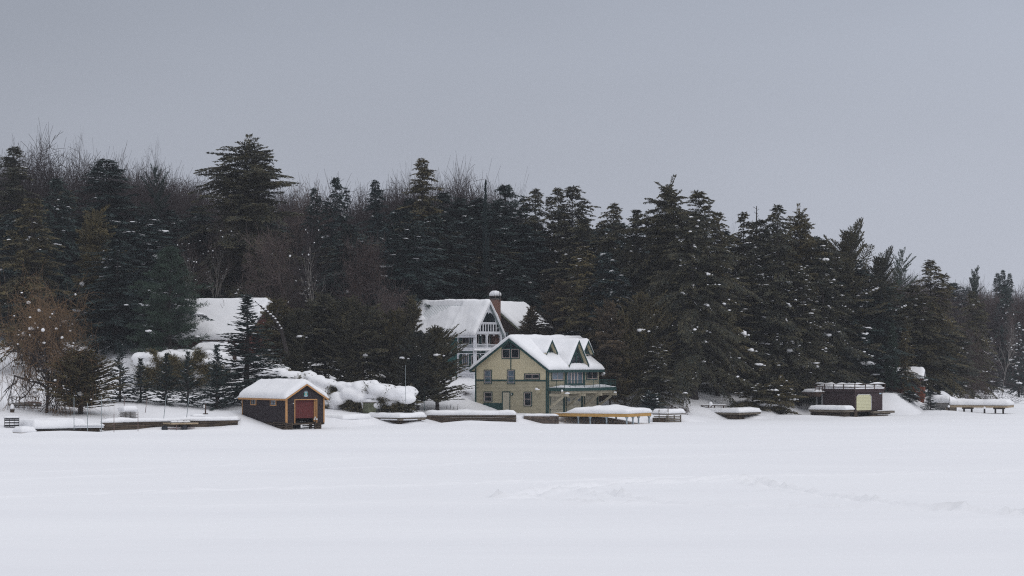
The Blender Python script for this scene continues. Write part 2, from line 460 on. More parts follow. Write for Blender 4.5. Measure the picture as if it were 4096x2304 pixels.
# low drifts banked against the shore works
for (px, py, hgt, wx, wy) in ((1880, 1698, .45, 3.5, 3), (1330, 1704, .05, 3, 2.5), (1560, 1700, .1, 2.5, 2.5), (250, 1735, .3, 5, 3),
                              (2060, 1695, .35, 3, 3), (2350, 1702, .12, 6, 3), (1020, 1708, .35, 3, 3), (3300, 1672, .3, 5, 3), (3120, 1672, .4, 4, 2.5),
                              (2760, 1682, .6, 3, 4), (3700, 1655, .6, 6, 5), (940, 1722, .25, 4, 3), (600, 1724, .15, 6, 3)):
    Yc = ice(py); Xc = WX(px, Yc)
    LZ += hgt * np.exp(-((LX - Xc) / wx) ** 2 - ((LY - Yc) / wy) ** 2)
rr = np.random.RandomState(4)
RN = rr.rand(*LX.shape)
for pts, hgt, wid, rough in TR:
    P = [(WX(a, ice(b)), ice(b)) for a, b in pts]
    D = np.full(LX.shape, 1e9); T = np.zeros(LX.shape)
    for (x0, y0), (x1, y1) in zip(P[:-1], P[1:]):
        L2 = (x1 - x0) ** 2 + (y1 - y0) ** 2
        t = np.clip(((LX - x0) * (x1 - x0) + (LY - y0) * (y1 - y0)) / L2, 0, 1)
        d = np.hypot(LX - x0 - t * (x1 - x0), LY - y0 - t * (y1 - y0))
        D = np.minimum(D, d)
    wob = .45 + .55 * snoise(LX, LY, 21, f0=.8) * rough
    LZ += hgt * (np.exp(-((D - wid) / .28) ** 2) * (1 + rough * (RN - .3)) * wob - .7 * np.exp(-(D / (wid * .7)) ** 2) * (1 + rough * .6 * (RN - .5)))
me = np_mesh('lake', np.stack([LX, LY, LZ], -1).reshape(-1, 3), grid_faces(len(lx), len(ly)))
lk = link(me, 'lake', M['lake_snow'], None, True)
lk['kind'] = 'structure'
# ------------------------------------------------------------------ tree prototypes
def unit(a): return a / (np.linalg.norm(a, axis=-1, keepdims=True) + 1e-9)
def diamonds(P, D, L, Wd, rng, flat=0.5):
    """thin diamond sprays at P, along D, length L, width Wd. flat: 1 = lying, 0 = any tilt"""
    up = np.zeros_like(P); up[:, 2] = 1
    rnd = rng.randn(*P.shape)
    n = unit(up * flat + rnd * (1 - flat))
    s = unit(np.cross(D, n))
    L = L[:, None]; Wd = Wd[:, None]
    a = P; c = P + D * L; m = P + D * L * .42
    V = np.stack([a, m + s * Wd * .5, c, m - s * Wd * .5], 1)
    return V
def spray_rot(D, ang, rng):
    """turn directions D by ang about a roughly vertical axis"""
    c, s = np.cos(ang), np.sin(ang)
    return np.stack([D[:, 0] * c - D[:, 1] * s, D[:, 0] * s + D[:, 1] * c, D[:, 2]], -1)
def conifer(seed, H, Rad, prof, nb, a0, a1, droop, tl, tw, step=.3, t0=.08, flat=.6, lobes=.25, leaders=(), wild=.25, branch_r=.03, mode='bough', snow=60, snow_s=(.10, .35), big=4, rt=1.0, fan=.42, ejit=9, sag=.25):
    """returns (needle verts, needle faces), (wood MB), (snow verts, faces)"""
    rng = np.random.RandomState(seed)
    NV = []; wood = MB(); SC = []; SS = []; TIP = []
    ph = rng.rand(4) * 7
    def trunk(p, q, r0, r1):
        k = 6; P = [np.array(p) + (np.array(q) - np.array(p)) * i / k + (rng.randn(3) * [.05, .05, 0] * r0 * 2 if 0 < i < k else 0) for i in range(k + 1)]
        for i in range(k):
            wood.tube(P[i], P[i + 1], r0 + (r1 - r0) * i / k, r0 + (r1 - r0) * (i + 1) / k, 7, cap=False)
    r_tr = (.014 * H + .05) * rt
    trunk((0, 0, -1.0), (0, 0, H * .98), r_tr, .015)
    if rt > 1.3: wood.tube((0, 0, -1), (0, 0, .9), r_tr * 1.5, r_tr * .98, 9, cap=False)
    axes = [((0, 0), t0, 1.0, 1.0, nb)] + [((dx, dy), ts, te, rs, n) for dx, dy, ts, te, rs, n in leaders]
    for (ox, oy), ts, te, rs, n in axes:
        if ox or oy:
            trunk((0, 0, H * ts * .8), (ox, oy, H * te), r_tr * .4, .015)
        for i in range(n):
            u = (i + rng.rand()) / n
            t = ts + (te - ts) * (1 - (1 - u) ** 1.25)
            tt = (t - ts) / (te - ts)
            az = rng.rand() * 2 * PI
            Lr = Rad * rs * prof(min(.999, t if not (ox or oy) else ts + (1 - ts) * tt)) * (1 - wild + 2 * wild * rng.rand())
            Lr *= 1 + lobes * math.sin(2 * az + ph[0] + 5 * t) * math.sin(t * 15 + ph[1]) + lobes * .6 * math.sin(az * 3 + ph[2])
            Lr = max(Lr, .22)
            e = R(a0 + (a1 - a0) * t + rng.randn() * ejit)
            ca, sa = math.cos(az), math.sin(az)
            d = np.array([ca * math.cos(e), sa * math.cos(e), math.sin(e)])
            bs = min(1, tt + .3) if (ox or oy) else 0
            b = np.array([ox * bs, oy * bs, H * t])
            def along(s): 
                P = b + d * (s * Lr)[:, None]; P[:, 2] -= droop * Lr * s ** 2.2
                return P
            if Lr > 1.2:
                q = along(np.linspace(0, .95, 4))
                for k in range(3):
                    wood.tube(q[k], q[k + 1], branch_r * Lr * .35 * (1 - k / 3.6) + .008, branch_r * Lr * .35 * (1 - (k + 1) / 3.6) + .006, 3, cap=False)
            if mode == 'tuft':
                m = max(3, int(Lr / step)); s = .38 + .62 * (np.arange(m) + rng.rand(m)) / m
                P = along(s) + rng.randn(m, 3) * [.35, .35, .12] * min(1, Lr / 3)
                nn = 30
                PP = np.repeat(P, nn, 0) + rng.randn(m * nn, 3) * [.20, .20, .10]
                DD = unit(np.repeat(np.tile(d, (m, 1)), nn, 0) * .7 + rng.randn(m * nn, 3) * .75 + [0, 0, .5])
                NV.append(diamonds(PP, DD, tl * (.6 + .7 * rng.rand(m * nn)), np.full(m * nn, tw), rng, 0))
            elif mode == 'plume':      # dense upright cedar sprays
                m = max(3, int(Lr / step)); s = .12 + .88 * (np.arange(m) + rng.rand(m)) / m
                P = along(s)
                for sgn in (-1, 1):
                    D = unit(spray_rot(np.tile(d, (m, 1)), sgn * (R(46) + rng.randn(m) * .3), rng) + rng.randn(m, 3) * .15)
                    L = tl * (1.15 - .7 * s) * (.6 + .8 * rng.rand(m)) * min(1.2, .45 + Lr / 3)
                    NV.append(diamonds(P, D, L, tw * (.7 + .6 * rng.rand(m)), rng, flat))
                    for f, g in ((.35, .6), (.62, .5)):
                        for s2 in (-1, 1):
                            D2 = unit(spray_rot(D, np.full(m, s2 * R(45)), rng) + rng.randn(m, 3) * [.15, .15, .25])
                            NV.append(diamonds(P + D * (L * f)[:, None], D2, L * g, tw * .8 * np.ones(m), rng, flat))
                NV.append(diamonds(P, unit(np.tile(d, (m, 1)) + rng.randn(m, 3) * .2), tl * .8 * np.ones(m), tw * np.ones(m), rng, flat))
            else:                      # a drooping fan of side twigs: one bough
                m = max(2, int(Lr / step)); s = np.repeat((np.arange(m) + .3 + .5 * rng.rand(m)) / m, 2); sg = np.tile([1., -1.], m)
                s = .10 + .90 * s; M2 = len(s)
                ls = (fan * Lr * (1 - s) ** .7 * (s ** .25) + .22) * (.7 + .5 * rng.rand(M2))
                A = along(s)
                D = spray_rot(np.tile(d, (M2, 1)), sg * (R(55) + rng.randn(M2) * .2), rng)
                D[:, 2] -= 2.2 * droop * s ** 1.2 + .05; D = unit(D)
                A = np.concatenate([A, along(np.array([.93]))]); D = np.concatenate([D, unit(np.array([[d[0], d[1], d[2] - 2.2 * droop]]))]); ls = np.append(ls, .4)
                kk = np.maximum(2, (ls / (tl * .55)).astype(int))
                ii = np.repeat(np.arange(len(ls)), kk); f = np.concatenate([(np.arange(k_) + rng.rand(k_)) / k_ for k_ in kk])
                P = A[ii] + D[ii] * (ls[ii] * f)[:, None]; P[:, 2] -= sag * ls[ii] * f ** 2
                for sgn in (-1, 1):
                    D2 = spray_rot(D[ii], sgn * (R(42) + rng.randn(len(ii)) * .25), rng) + rng.randn(len(ii), 3) * [.1, .1, .16]
                    D2[:, 2] -= sag * .8 * rng.rand(len(ii)); D2 = unit(D2)
                    NV.append(diamonds(P, D2, tl * (.6 + .7 * rng.rand(len(ii))) * (1.1 - .4 * f), tw * (.7 + .6 * rng.rand(len(ii))), rng, flat))
                NV.append(diamonds(A + D * (ls * .75)[:, None], D, tl * np.ones(len(ls)), tw * np.ones(len(ls)), rng, flat))
            if Lr > .7: TIP.append((along(np.array([.55, .7, .85, .95])), Lr))
            if snow and rng.rand() < snow / (nb * 1.0):
                k = rng.randint(2, 6); s0 = .45 + .3 * rng.rand(); side_ = rng.randn() * .25
                for j in range(k):
                    sj = min(1.0, s0 + j * .10 + rng.rand() * .04)
                    c = along(np.array([sj]))[0] + np.array([-sa, ca, 0]) * side_ * Lr * (1.1 - sj)
                    z = math.exp(math.log(snow_s[0]) + (math.log(snow_s[1]) - math.log(snow_s[0])) * rng.rand() ** 1.8)
                    c[2] += z * .3
                    SC.append(c); SS.append((z * (1.1 + 1.1 * rng.rand()), z * (.9 + .5 * rng.rand()), z * .5))
        k = 22
        P = np.array([ox, oy, H * te]) - np.array([0, 0, 1]) * (rng.rand(k) * 1.1)[:, None]
        D = unit(rng.randn(k, 3) * [.8, .8, .3] + [0, 0, .7])
        NV.append(diamonds(P, D, .3 + .3 * rng.rand(k), tw * .7 * np.ones(k), rng, .1))
    for _ in range(big):      # a few heavy clumps resting on boughs
        P, Lr = TIP[rng.randint(len(TIP) * 3 // 4)]
        c0 = P[rng.randint(1, 4)]
        for j in range(rng.randint(2, 5)):
            z = .13 + .25 * rng.rand() ** 1.5
            SC.append(c0 + rng.randn(3) * [.26, .26, .06] + [0, 0, z * .4]); SS.append((z * 1.3, z * 1.1, z * .75))
    V = np.concatenate(NV); n = len(V)
    needles = (V.reshape(-1, 3), np.arange(n * 4).reshape(n, 4))
    sn = blobs(np.array(SC), np.array(SS), rng) if SC else None
    return needles, wood, sn

def hardwood(seed, H, levels, nchild, spread, up, r0, clear=.25, lf=.72, twig=.014, curve=.18, weep=0.0, wide=1.0, snow=0, ssz=1.0):
    rng = np.random.RandomState(seed)
    seg = []; SC = []; SS = []
    def grow(p, d, L, r, lev):
        k = 4 if lev < 3 else 2
        q = p.copy(); dd = d.copy(); pts = [q.copy()]
        for i in range(k):
            dd = dd + rng.randn(3) * curve * (.5 if lev == 0 else 1) + np.array([0, 0, up * (.25 if lev else .5)]) - np.array([0, 0, weep * (lev >= 3) * .35])
            dd /= np.linalg.norm(dd)
            nx = q + dd * L / k
            ra = r * (1 - i / k * .45); rb = r * (1 - (i + 1) / k * .45)
            seg.append((*q, *nx, max(ra, twig), max(rb, twig * .75)))
            q = nx; pts.append(q.copy())
            if snow and 0 < lev < 5 and rng.rand() < snow and abs(dd[2]) < .8:
                z = (.07 + .16 * rng.rand() ** 2) * ssz
                SC.append(q + [0, 0, r * .6 + z * .2]); SS.append((z * 1.6, z, z * .6))
        if lev >= levels: return
        nc = nchild[min(lev, len(nchild) - 1)]
        for j in range(nc):
            f = (clear if lev == 0 else .25) + (1 - (clear if lev == 0 else .25)) * (j + rng.rand()) / nc
            x = f * k; i = min(k - 1, int(x)); pp = pts[i] + (pts[i + 1] - pts[i]) * (x - i)
            az = rng.rand() * 2 * PI
            a = unit(np.cross(dd, [math.cos(az), math.sin(az), .31]))
            sp = R(spread[min(lev, len(spread) - 1)] + rng.randn() * 9)
            nd = unit(dd * math.cos(sp) + a * math.sin(sp) * np.array([wide, wide, 1]))
            grow(pp, nd, L * lf * (1.1 - .45 * f * (lev == 0)) * (.75 + .5 * rng.rand()), r * (.55 if lev == 0 else .6) * (1.1 - .3 * f), lev + 1)
    grow(np.array([0, 0, -.6]), np.array([0, 0, 1.0]), H * (.62 if wide < 1.2 else .45), r0, 0)
    sg = np.array(seg)
    zmax = sg[:, 5].max(); sg[:, [0, 1, 2, 3, 4, 5]] *= H / zmax
    def mesh(sg, n):
        p, q, ra, rb = sg[:, :3], sg[:, 3:6], sg[:, 6], sg[:, 7]
        d = unit(q - p); a = unit(np.cross(d, np.array([.3, .2, .93]))); b = np.cross(d, a)
        rings = []
        for c, r in ((p, ra), (q, rb)):
            for k in range(n):
                t = 2 * PI * k / n
                rings.append(c + (a * math.cos(t) + b * math.sin(t)) * r[:, None])
        V = np.stack(rings, 1); base = (np.arange(len(sg)) * 2 * n)[:, None, None]
        f = np.array([[k, (k + 1) % n, n + (k + 1) % n, n + k] for k in range(n)])[None] + base
        return V.reshape(-1, 3), f.reshape(-1, 4)
    thick = (sg[:, 6] > .035)
    C = np.array(SC) * (H / zmax) if SC else None
    return mesh(sg[thick], 6), mesh(sg[~thick], 3), (blobs(C, np.array(SS), rng) if C is not None else None)

PROTO = {}
def reg_conifer(key, matname, *a, **k):
    (nv, nf), wood, sn = conifer(*a, **k)
    H = float(np.percentile(nv[:, 2], 99.97))
    rr_ = np.hypot(nv[:, 0], nv[:, 1]); rad = np.percentile(rr_, 97)
    mes = [('crown', np_mesh('crown', nv, nf), matname)]
    w = bpy.data.meshes.new('trunk'); w.from_pydata(wood.v, [], wood.f); mes.append(('trunk', w, 'bark_dark'))
    if sn:
        s_ = np_mesh('snow_clumps', *sn); s_.polygons.foreach_set('use_smooth', [True] * len(s_.polygons)); mes.append(('snow_clumps', s_, 'snow'))
    for _, m_, mt in mes: m_.materials.append(M[mt])
    PROTO[key] = (H, rad, mes)
def reg_hard(key, mtrunk, mtwig, *a, **k):
    (tv, tf), (bv, bf), sn = hardwood(*a, **k)
    H = a[1]; rad = np.percentile(np.hypot(bv[:, 0], bv[:, 1]), 95)
    mes = [('trunk', np_mesh('trunk', tv, tf), mtrunk), ('twigs', np_mesh('twigs', bv, bf), mtwig)]
    mes[0][1].polygons.foreach_set('use_smooth', [True] * len(mes[0][1].polygons))
    if sn:
        s_ = np_mesh('snow_clumps', *sn); s_.polygons.foreach_set('use_smooth', [True] * len(s_.polygons)); mes.append(('snow_clumps', s_, 'snow'))
    for _, m_, mt in mes: m_.materials.append(M[mt])
    PROTO[key] = (H, rad, mes)

p_hem = lambda t: (1 - t) ** .58 * (.62 + .38 * min(1, t * 5))
p_big = lambda t: math.sqrt(max(0, 1 - t ** 2.6)) * (.6 + .4 * min(1, t * 4)) * .98 + .03
p_spr = lambda t: (1 - t) ** .92
p_ced = lambda t: max(.02, math.sin(PI * min(1, (t * .86 + .14)) ** 1.15)) ** .6
p_col = lambda t: max(.02, (1 - t ** 3)) ** .8
p_pine = lambda t: max(.05, (1 - t ** 4)) ** .6 * (.55 + .45 * min(1, t * 1.6))
reg_conifer('hem1', 'needle_mid', 11, 21, 4.6, p_hem, 230, -12, 22, .26, .36, .12, wild=.34, fan=.34, ejit=15, leaders=((1.1, .4, .62, .95, .35, 40), (-.9, -.5, .55, .86, .35, 34)), snow=16, big=1, snow_s=(.04, .18), t0=.10)
reg_conifer('hem2', 'needle_mid', 12, 20, 4.4, p_hem, 215, -12, 20, .28, .38, .12, lobes=.4, wild=.4, fan=.34, ejit=16, leaders=((-1.6, .3, .5, .9, .45, 46),), snow=20, big=2, snow_s=(.04, .18), t0=.10)
reg_conifer('hem3', 'needle_olive', 13, 18, 4.4, p_hem, 215, -8, 26, .30, .36, .12, lobes=.4, wild=.42, fan=.34, ejit=17, leaders=((1.4, .9, .4, .82, .45, 34),), snow=18, big=2, snow_s=(.04, .18), t0=.12)
reg_conifer('hem4', 'needle_mid', 15, 19, 4.2, p_hem, 200, -12, 22, .28, .38, .12, lobes=.4, wild=.42, fan=.34, ejit=16, leaders=((1.6, -.6, .5, .93, .42, 44), (-1.7, .3, .45, .84, .45, 44)), snow=24, big=3, snow_s=(.04, .18), t0=.08)
reg_conifer('big', 'needle_mid', 14, 22, 6.8, p_big, 330, -12, 24, .20, .40, .13, lobes=.4, wild=.42, fan=.32, ejit=17, leaders=((2.6, .5, .5, .97, .42, 56), (-2.8, .4, .5, .94, .42, 56), (0.3, -2.2, .5, .9, .42, 46)), snow=26, t0=.12, big=4, snow_s=(.05, .26), step=.32)
reg_conifer('old', 'needle_mid', 16, 22, 6.6, p_big, 300, -12, 26, .28, .40, .13, lobes=.45, wild=.44, fan=.32, ejit=17, leaders=((2.4, -.8, .5, .95, .42, 54), (-2.6, -.4, .45, .88, .45, 56)), snow=48, t0=.14, big=7, snow_s=(.05, .30), step=.32, rt=1.9)
reg_conifer('spruce', 'needle_dark', 21, 13, 3.0, p_spr, 330, -8, 28, .10, .36, .10, step=.19, mode='plume', flat=.25, lobes=.12, wild=.22, snow=40, big=1, snow_s=(.04, .14), ejit=11)
reg_conifer('spruce2', 'needle_dark', 22, 15, 3.3, p_spr, 130, -14, 18, .20, .38, .12, step=.26, lobes=.2, wild=.3, snow=56, big=3, snow_s=(.07, .28))
reg_conifer('sapling', 'needle_dark', 23, 6.5, 1.9, p_spr, 170, 2, 40, .0, .26, .075, step=.13, mode='plume', flat=.25, lobes=.06, wild=.22, snow=12, snow_s=(.03, .08), big=0, t0=.03, ejit=11)
reg_conifer('sapling2', 'needle_dark', 24, 6.5, 2.0, p_spr, 150, 4, 42, .0, .27, .08, step=.14, mode='plume', flat=.25, lobes=.1, wild=.3, snow=16, snow_s=(.03, .10), big=0, t0=.05, ejit=13)
reg_conifer('cedar', 'needle_brown', 31, 12, 2.8, p_ced, 210, 2, 48, .14, .30, .10, step=.22, lobes=.35, wild=.35, flat=.45, fan=.5, snow=8, snow_s=(.04, .13), big=1, t0=.10)
reg_conifer('cedar2', 'needle_olive', 32, 12, 3.1, p_ced, 190, 0, 44, .16, .32, .11, step=.23, lobes=.45, wild=.42, flat=.45, fan=.5, leaders=((1.3, 0, .5, .93, .45, 60), (-1.2, .4, .45, .82, .45, 50)), snow=12, snow_s=(.04, .18), big=2, t0=.08)
reg_conifer('hem5', 'needle_mid', 17, 19, 4.3, p_hem, 205, -12, 22, .30, .38, .12, lobes=.4, wild=.42, fan=.34, ejit=16, leaders=((1.5, .6, .5, .93, .42, 44), (-1.6, -.3, .45, .84, .45, 44)), snow=80, big=5, snow_s=(.035, .20), t0=.10)
reg_conifer('dense', 'needle_mid', 34, 12, 2.9, p_ced, 470, 14, 60, -.02, .40, .11, step=.22, mode='plume', lobes=.3, wild=.28, flat=.1, leaders=((1.1, .2, .45, .9, .45, 70), (-1.0, -.3, .45, .82, .45, 60)), snow=14, snow_s=(.03, .11), big=1, t0=.10)
reg_conifer('spire', 'needle_dark', 33, 12, 1.25, p_col, 260, 30, 70, -.05, .34, .12, step=.2, mode='plume', lobes=.08, wild=.15, flat=0, snow=0, big=0, t0=.06)
reg_conifer('pine', 'needle_pine', 41, 21, 5.2, p_pine, 190, -8, 34, -.04, .40, .12, step=.32, flat=.25, fan=.55, sag=.05, lobes=.45, wild=.34, snow=10, big=2, t0=.15, branch_r=.05, ejit=17)
reg_conifer('pine2', 'needle_pine', 42, 20, 4.6, p_pine, 70, -6, 26, -.06, .40, .12, step=.32, flat=.3, fan=.48, sag=-.05, lobes=.5, wild=.5, snow=4, big=0, t0=.40, branch_r=.05, ejit=12)
reg_conifer('softpine', 'needle_pine', 43, 16, 4.4, p_hem, 140, 0, 32, -.05, .38, .06, step=.30, mode='tuft', lobes=.2, wild=.3, snow=8, big=1, t0=.12)
reg_conifer('bush', 'needle_olive', 51, 5.5, 3.2, p_big, 90, -2, 40, .24, .34, .11, step=.24, lobes=.3, wild=.4, snow=22, snow_s=(.06, .24), big=4, t0=.02, fan=.5)
reg_hard('maple1', 'bark_dark', 'twig_grey', 61, 21, 5, (10, 6, 4, 4, 3), (46, 38, 38, 40, 42), .12, .24, twig=.026)
reg_hard('maple2', 'bark_dark', 'twig_grey', 62, 20, 5, (9, 6, 4, 4, 3), (54, 46, 42, 44, 48), .08, .20, wide=1.1, twig=.026)
reg_hard('slim', 'twig_grey', 'twig_grey', 63, 20, 4, (13, 5, 3, 2), (38, 34, 36, 38), .25, .14, clear=.35, lf=.5, twig=.016)
reg_hard('birch', 'bark_pale', 'twig_brown', 64, 17, 4, (14, 6, 4, 3), (38, 36, 40, 44), .24, .15, clear=.35, lf=.52, snow=.012, twig=.014)
reg_hard('brush', 'twig_brown', 'twig_brown', 65, 12, 5, (13, 6, 4, 4, 2), (46, 44, 44, 48, 50), .08, .10, clear=.12, lf=.62, twig=.022)
reg_hard('willow', 'bark_dark', 'twig_orange', 66, 18, 5, (10, 6, 5, 4, 3), (58, 46, 46, 50, 52), .10, .34, clear=.22, lf=.74, twig=.017, weep=.35, wide=1.15, snow=.03, ssz=2.0)
reg_hard('shrub', 'twig_brown', 'twig_brown', 67, 1.6, 3, (16, 5, 3), (48, 36, 40), .15, .02, clear=.02, lf=.8, twig=.006)
WMUL = {'hem1': 1.6, 'hem2': 1.6, 'hem3': 1.55, 'hem4': 1.55, 'big': 1.15, 'old': 1.1, 'spruce': 1.3, 'spruce2': 1.2, 'sapling': 1.5, 'sapling2': 1.5, 'dense': 1.2, 'hem5': 1.5, 'cedar': 1.2, 'cedar2': 1.2,
        'maple1': 1.65, 'maple2': 1.5, 'brush': 1.5, 'slim': 1.3, 'birch': 1.2, 'softpine': 1.15, 'bush': 1.1, 'pine': 1.05}

_rt = random.Random(8)
PLANTED = [0]
SKIP = {116, 118, 119, 120, 123, 124, 126, 127, 128, 129, 130, 131, 137, 144, 146, 156, 165, 166, 167, 170, 171, 172, 193, 194, 195, 196, 198, 199, 200, 203, 204, 207, 209, 215, 218, 220, 222, 225, 228, 230, 233, 240, 252, 255, 257, 266, 272, 275, 277, 279, 281, 283, 286, 294, 295, 298, 305, 307, 332, 336, 337, 338, 339, 340, 343, 344, 345, 346, 347, 348, 349, 350, 351, 352, 353, 354, 355, 356, 357, 358, 359, 360, 361, 366, 367, 368, 369, 370, 371, 372, 373, 374, 375, 376, 377, 378, 379, 381, 382, 383, 384, 385, 386, 387, 388, 389, 390, 391, 392, 393, 394, 395, 396, 398, 402, 403, 406, 408, 409, 412, 416, 417, 419, 428, 437, 439, 440, 441, 442, 443, 444, 445, 446, 447, 448, 450, 451, 452, 454, 455, 457, 458, 459, 460, 461, 462, 463, 464, 465, 467, 470, 471, 472, 473, 474, 475, 476, 477, 478, 479, 480, 484}
def plant(key, px, top, Y, wpx, label, cat='tree', group=None, mat_=None, name=None, snow=True, base=None, rot=None, tilt=0):
    """put a tree with its foot on the ground at (px, Y), its top at photo row `top`, its crown wpx wide"""
    PLANTED[0] += 1
    H, rad, mes = PROTO[key]
    if PLANTED[0] in SKIP:
        _rt.random(); return None
    zb = tz(px, Y) if base is None else base
    zt = WZ(top - (30 if key in ('maple1', 'maple2') else 0), Y)
    h = max(1.0, zt - zb)
    s = F / Y
    sx = (wpx / s) / (2 * rad) * WMUL.get(key, 1)
    nm = name or {'maple1': 'bare_tree', 'maple2': 'bare_tree', 'slim': 'bare_tree', 'birch': 'birch_tree', 'brush': 'bare_tree', 'willow': 'willow_tree', 'shrub': 'bare_shrub',
                  'cedar': 'cedar_tree', 'cedar2': 'cedar_tree', 'spire': 'cedar_tree', 'dense': 'cedar_tree', 'pine': 'pine_tree', 'pine2': 'pine_tree', 'softpine': 'pine_tree', 'bush': 'evergreen_bush',
                  'spruce': 'spruce_tree', 'spruce2': 'spruce_tree', 'sapling': 'spruce_tree', 'sapling2': 'spruce_tree'}.get(key, 'hemlock_tree')
    t = thing(nm, label, cat, (WX(px, Y), Y, zb - .1), 0, group)
    t.rotation_euler = (0, R(tilt), (rot if rot is not None else _rt.random() * 2 * PI))
    t.scale = (sx, sx, (h + .1) / H)
    t['n'] = PLANTED[0]
    for pn, me_, mt in mes:
        if pn == 'snow_clumps' and not snow: continue
        o = bpy.data.objects.new(pn, me_)
        if mat_ and pn in ('crown', 'twigs'):
            COL.objects.link(o)
            o.material_slots[0].link = 'OBJECT'; o.material_slots[0].material = M[mat_]
        else:
            COL.objects.link(o)
        o.parent = t
    return t

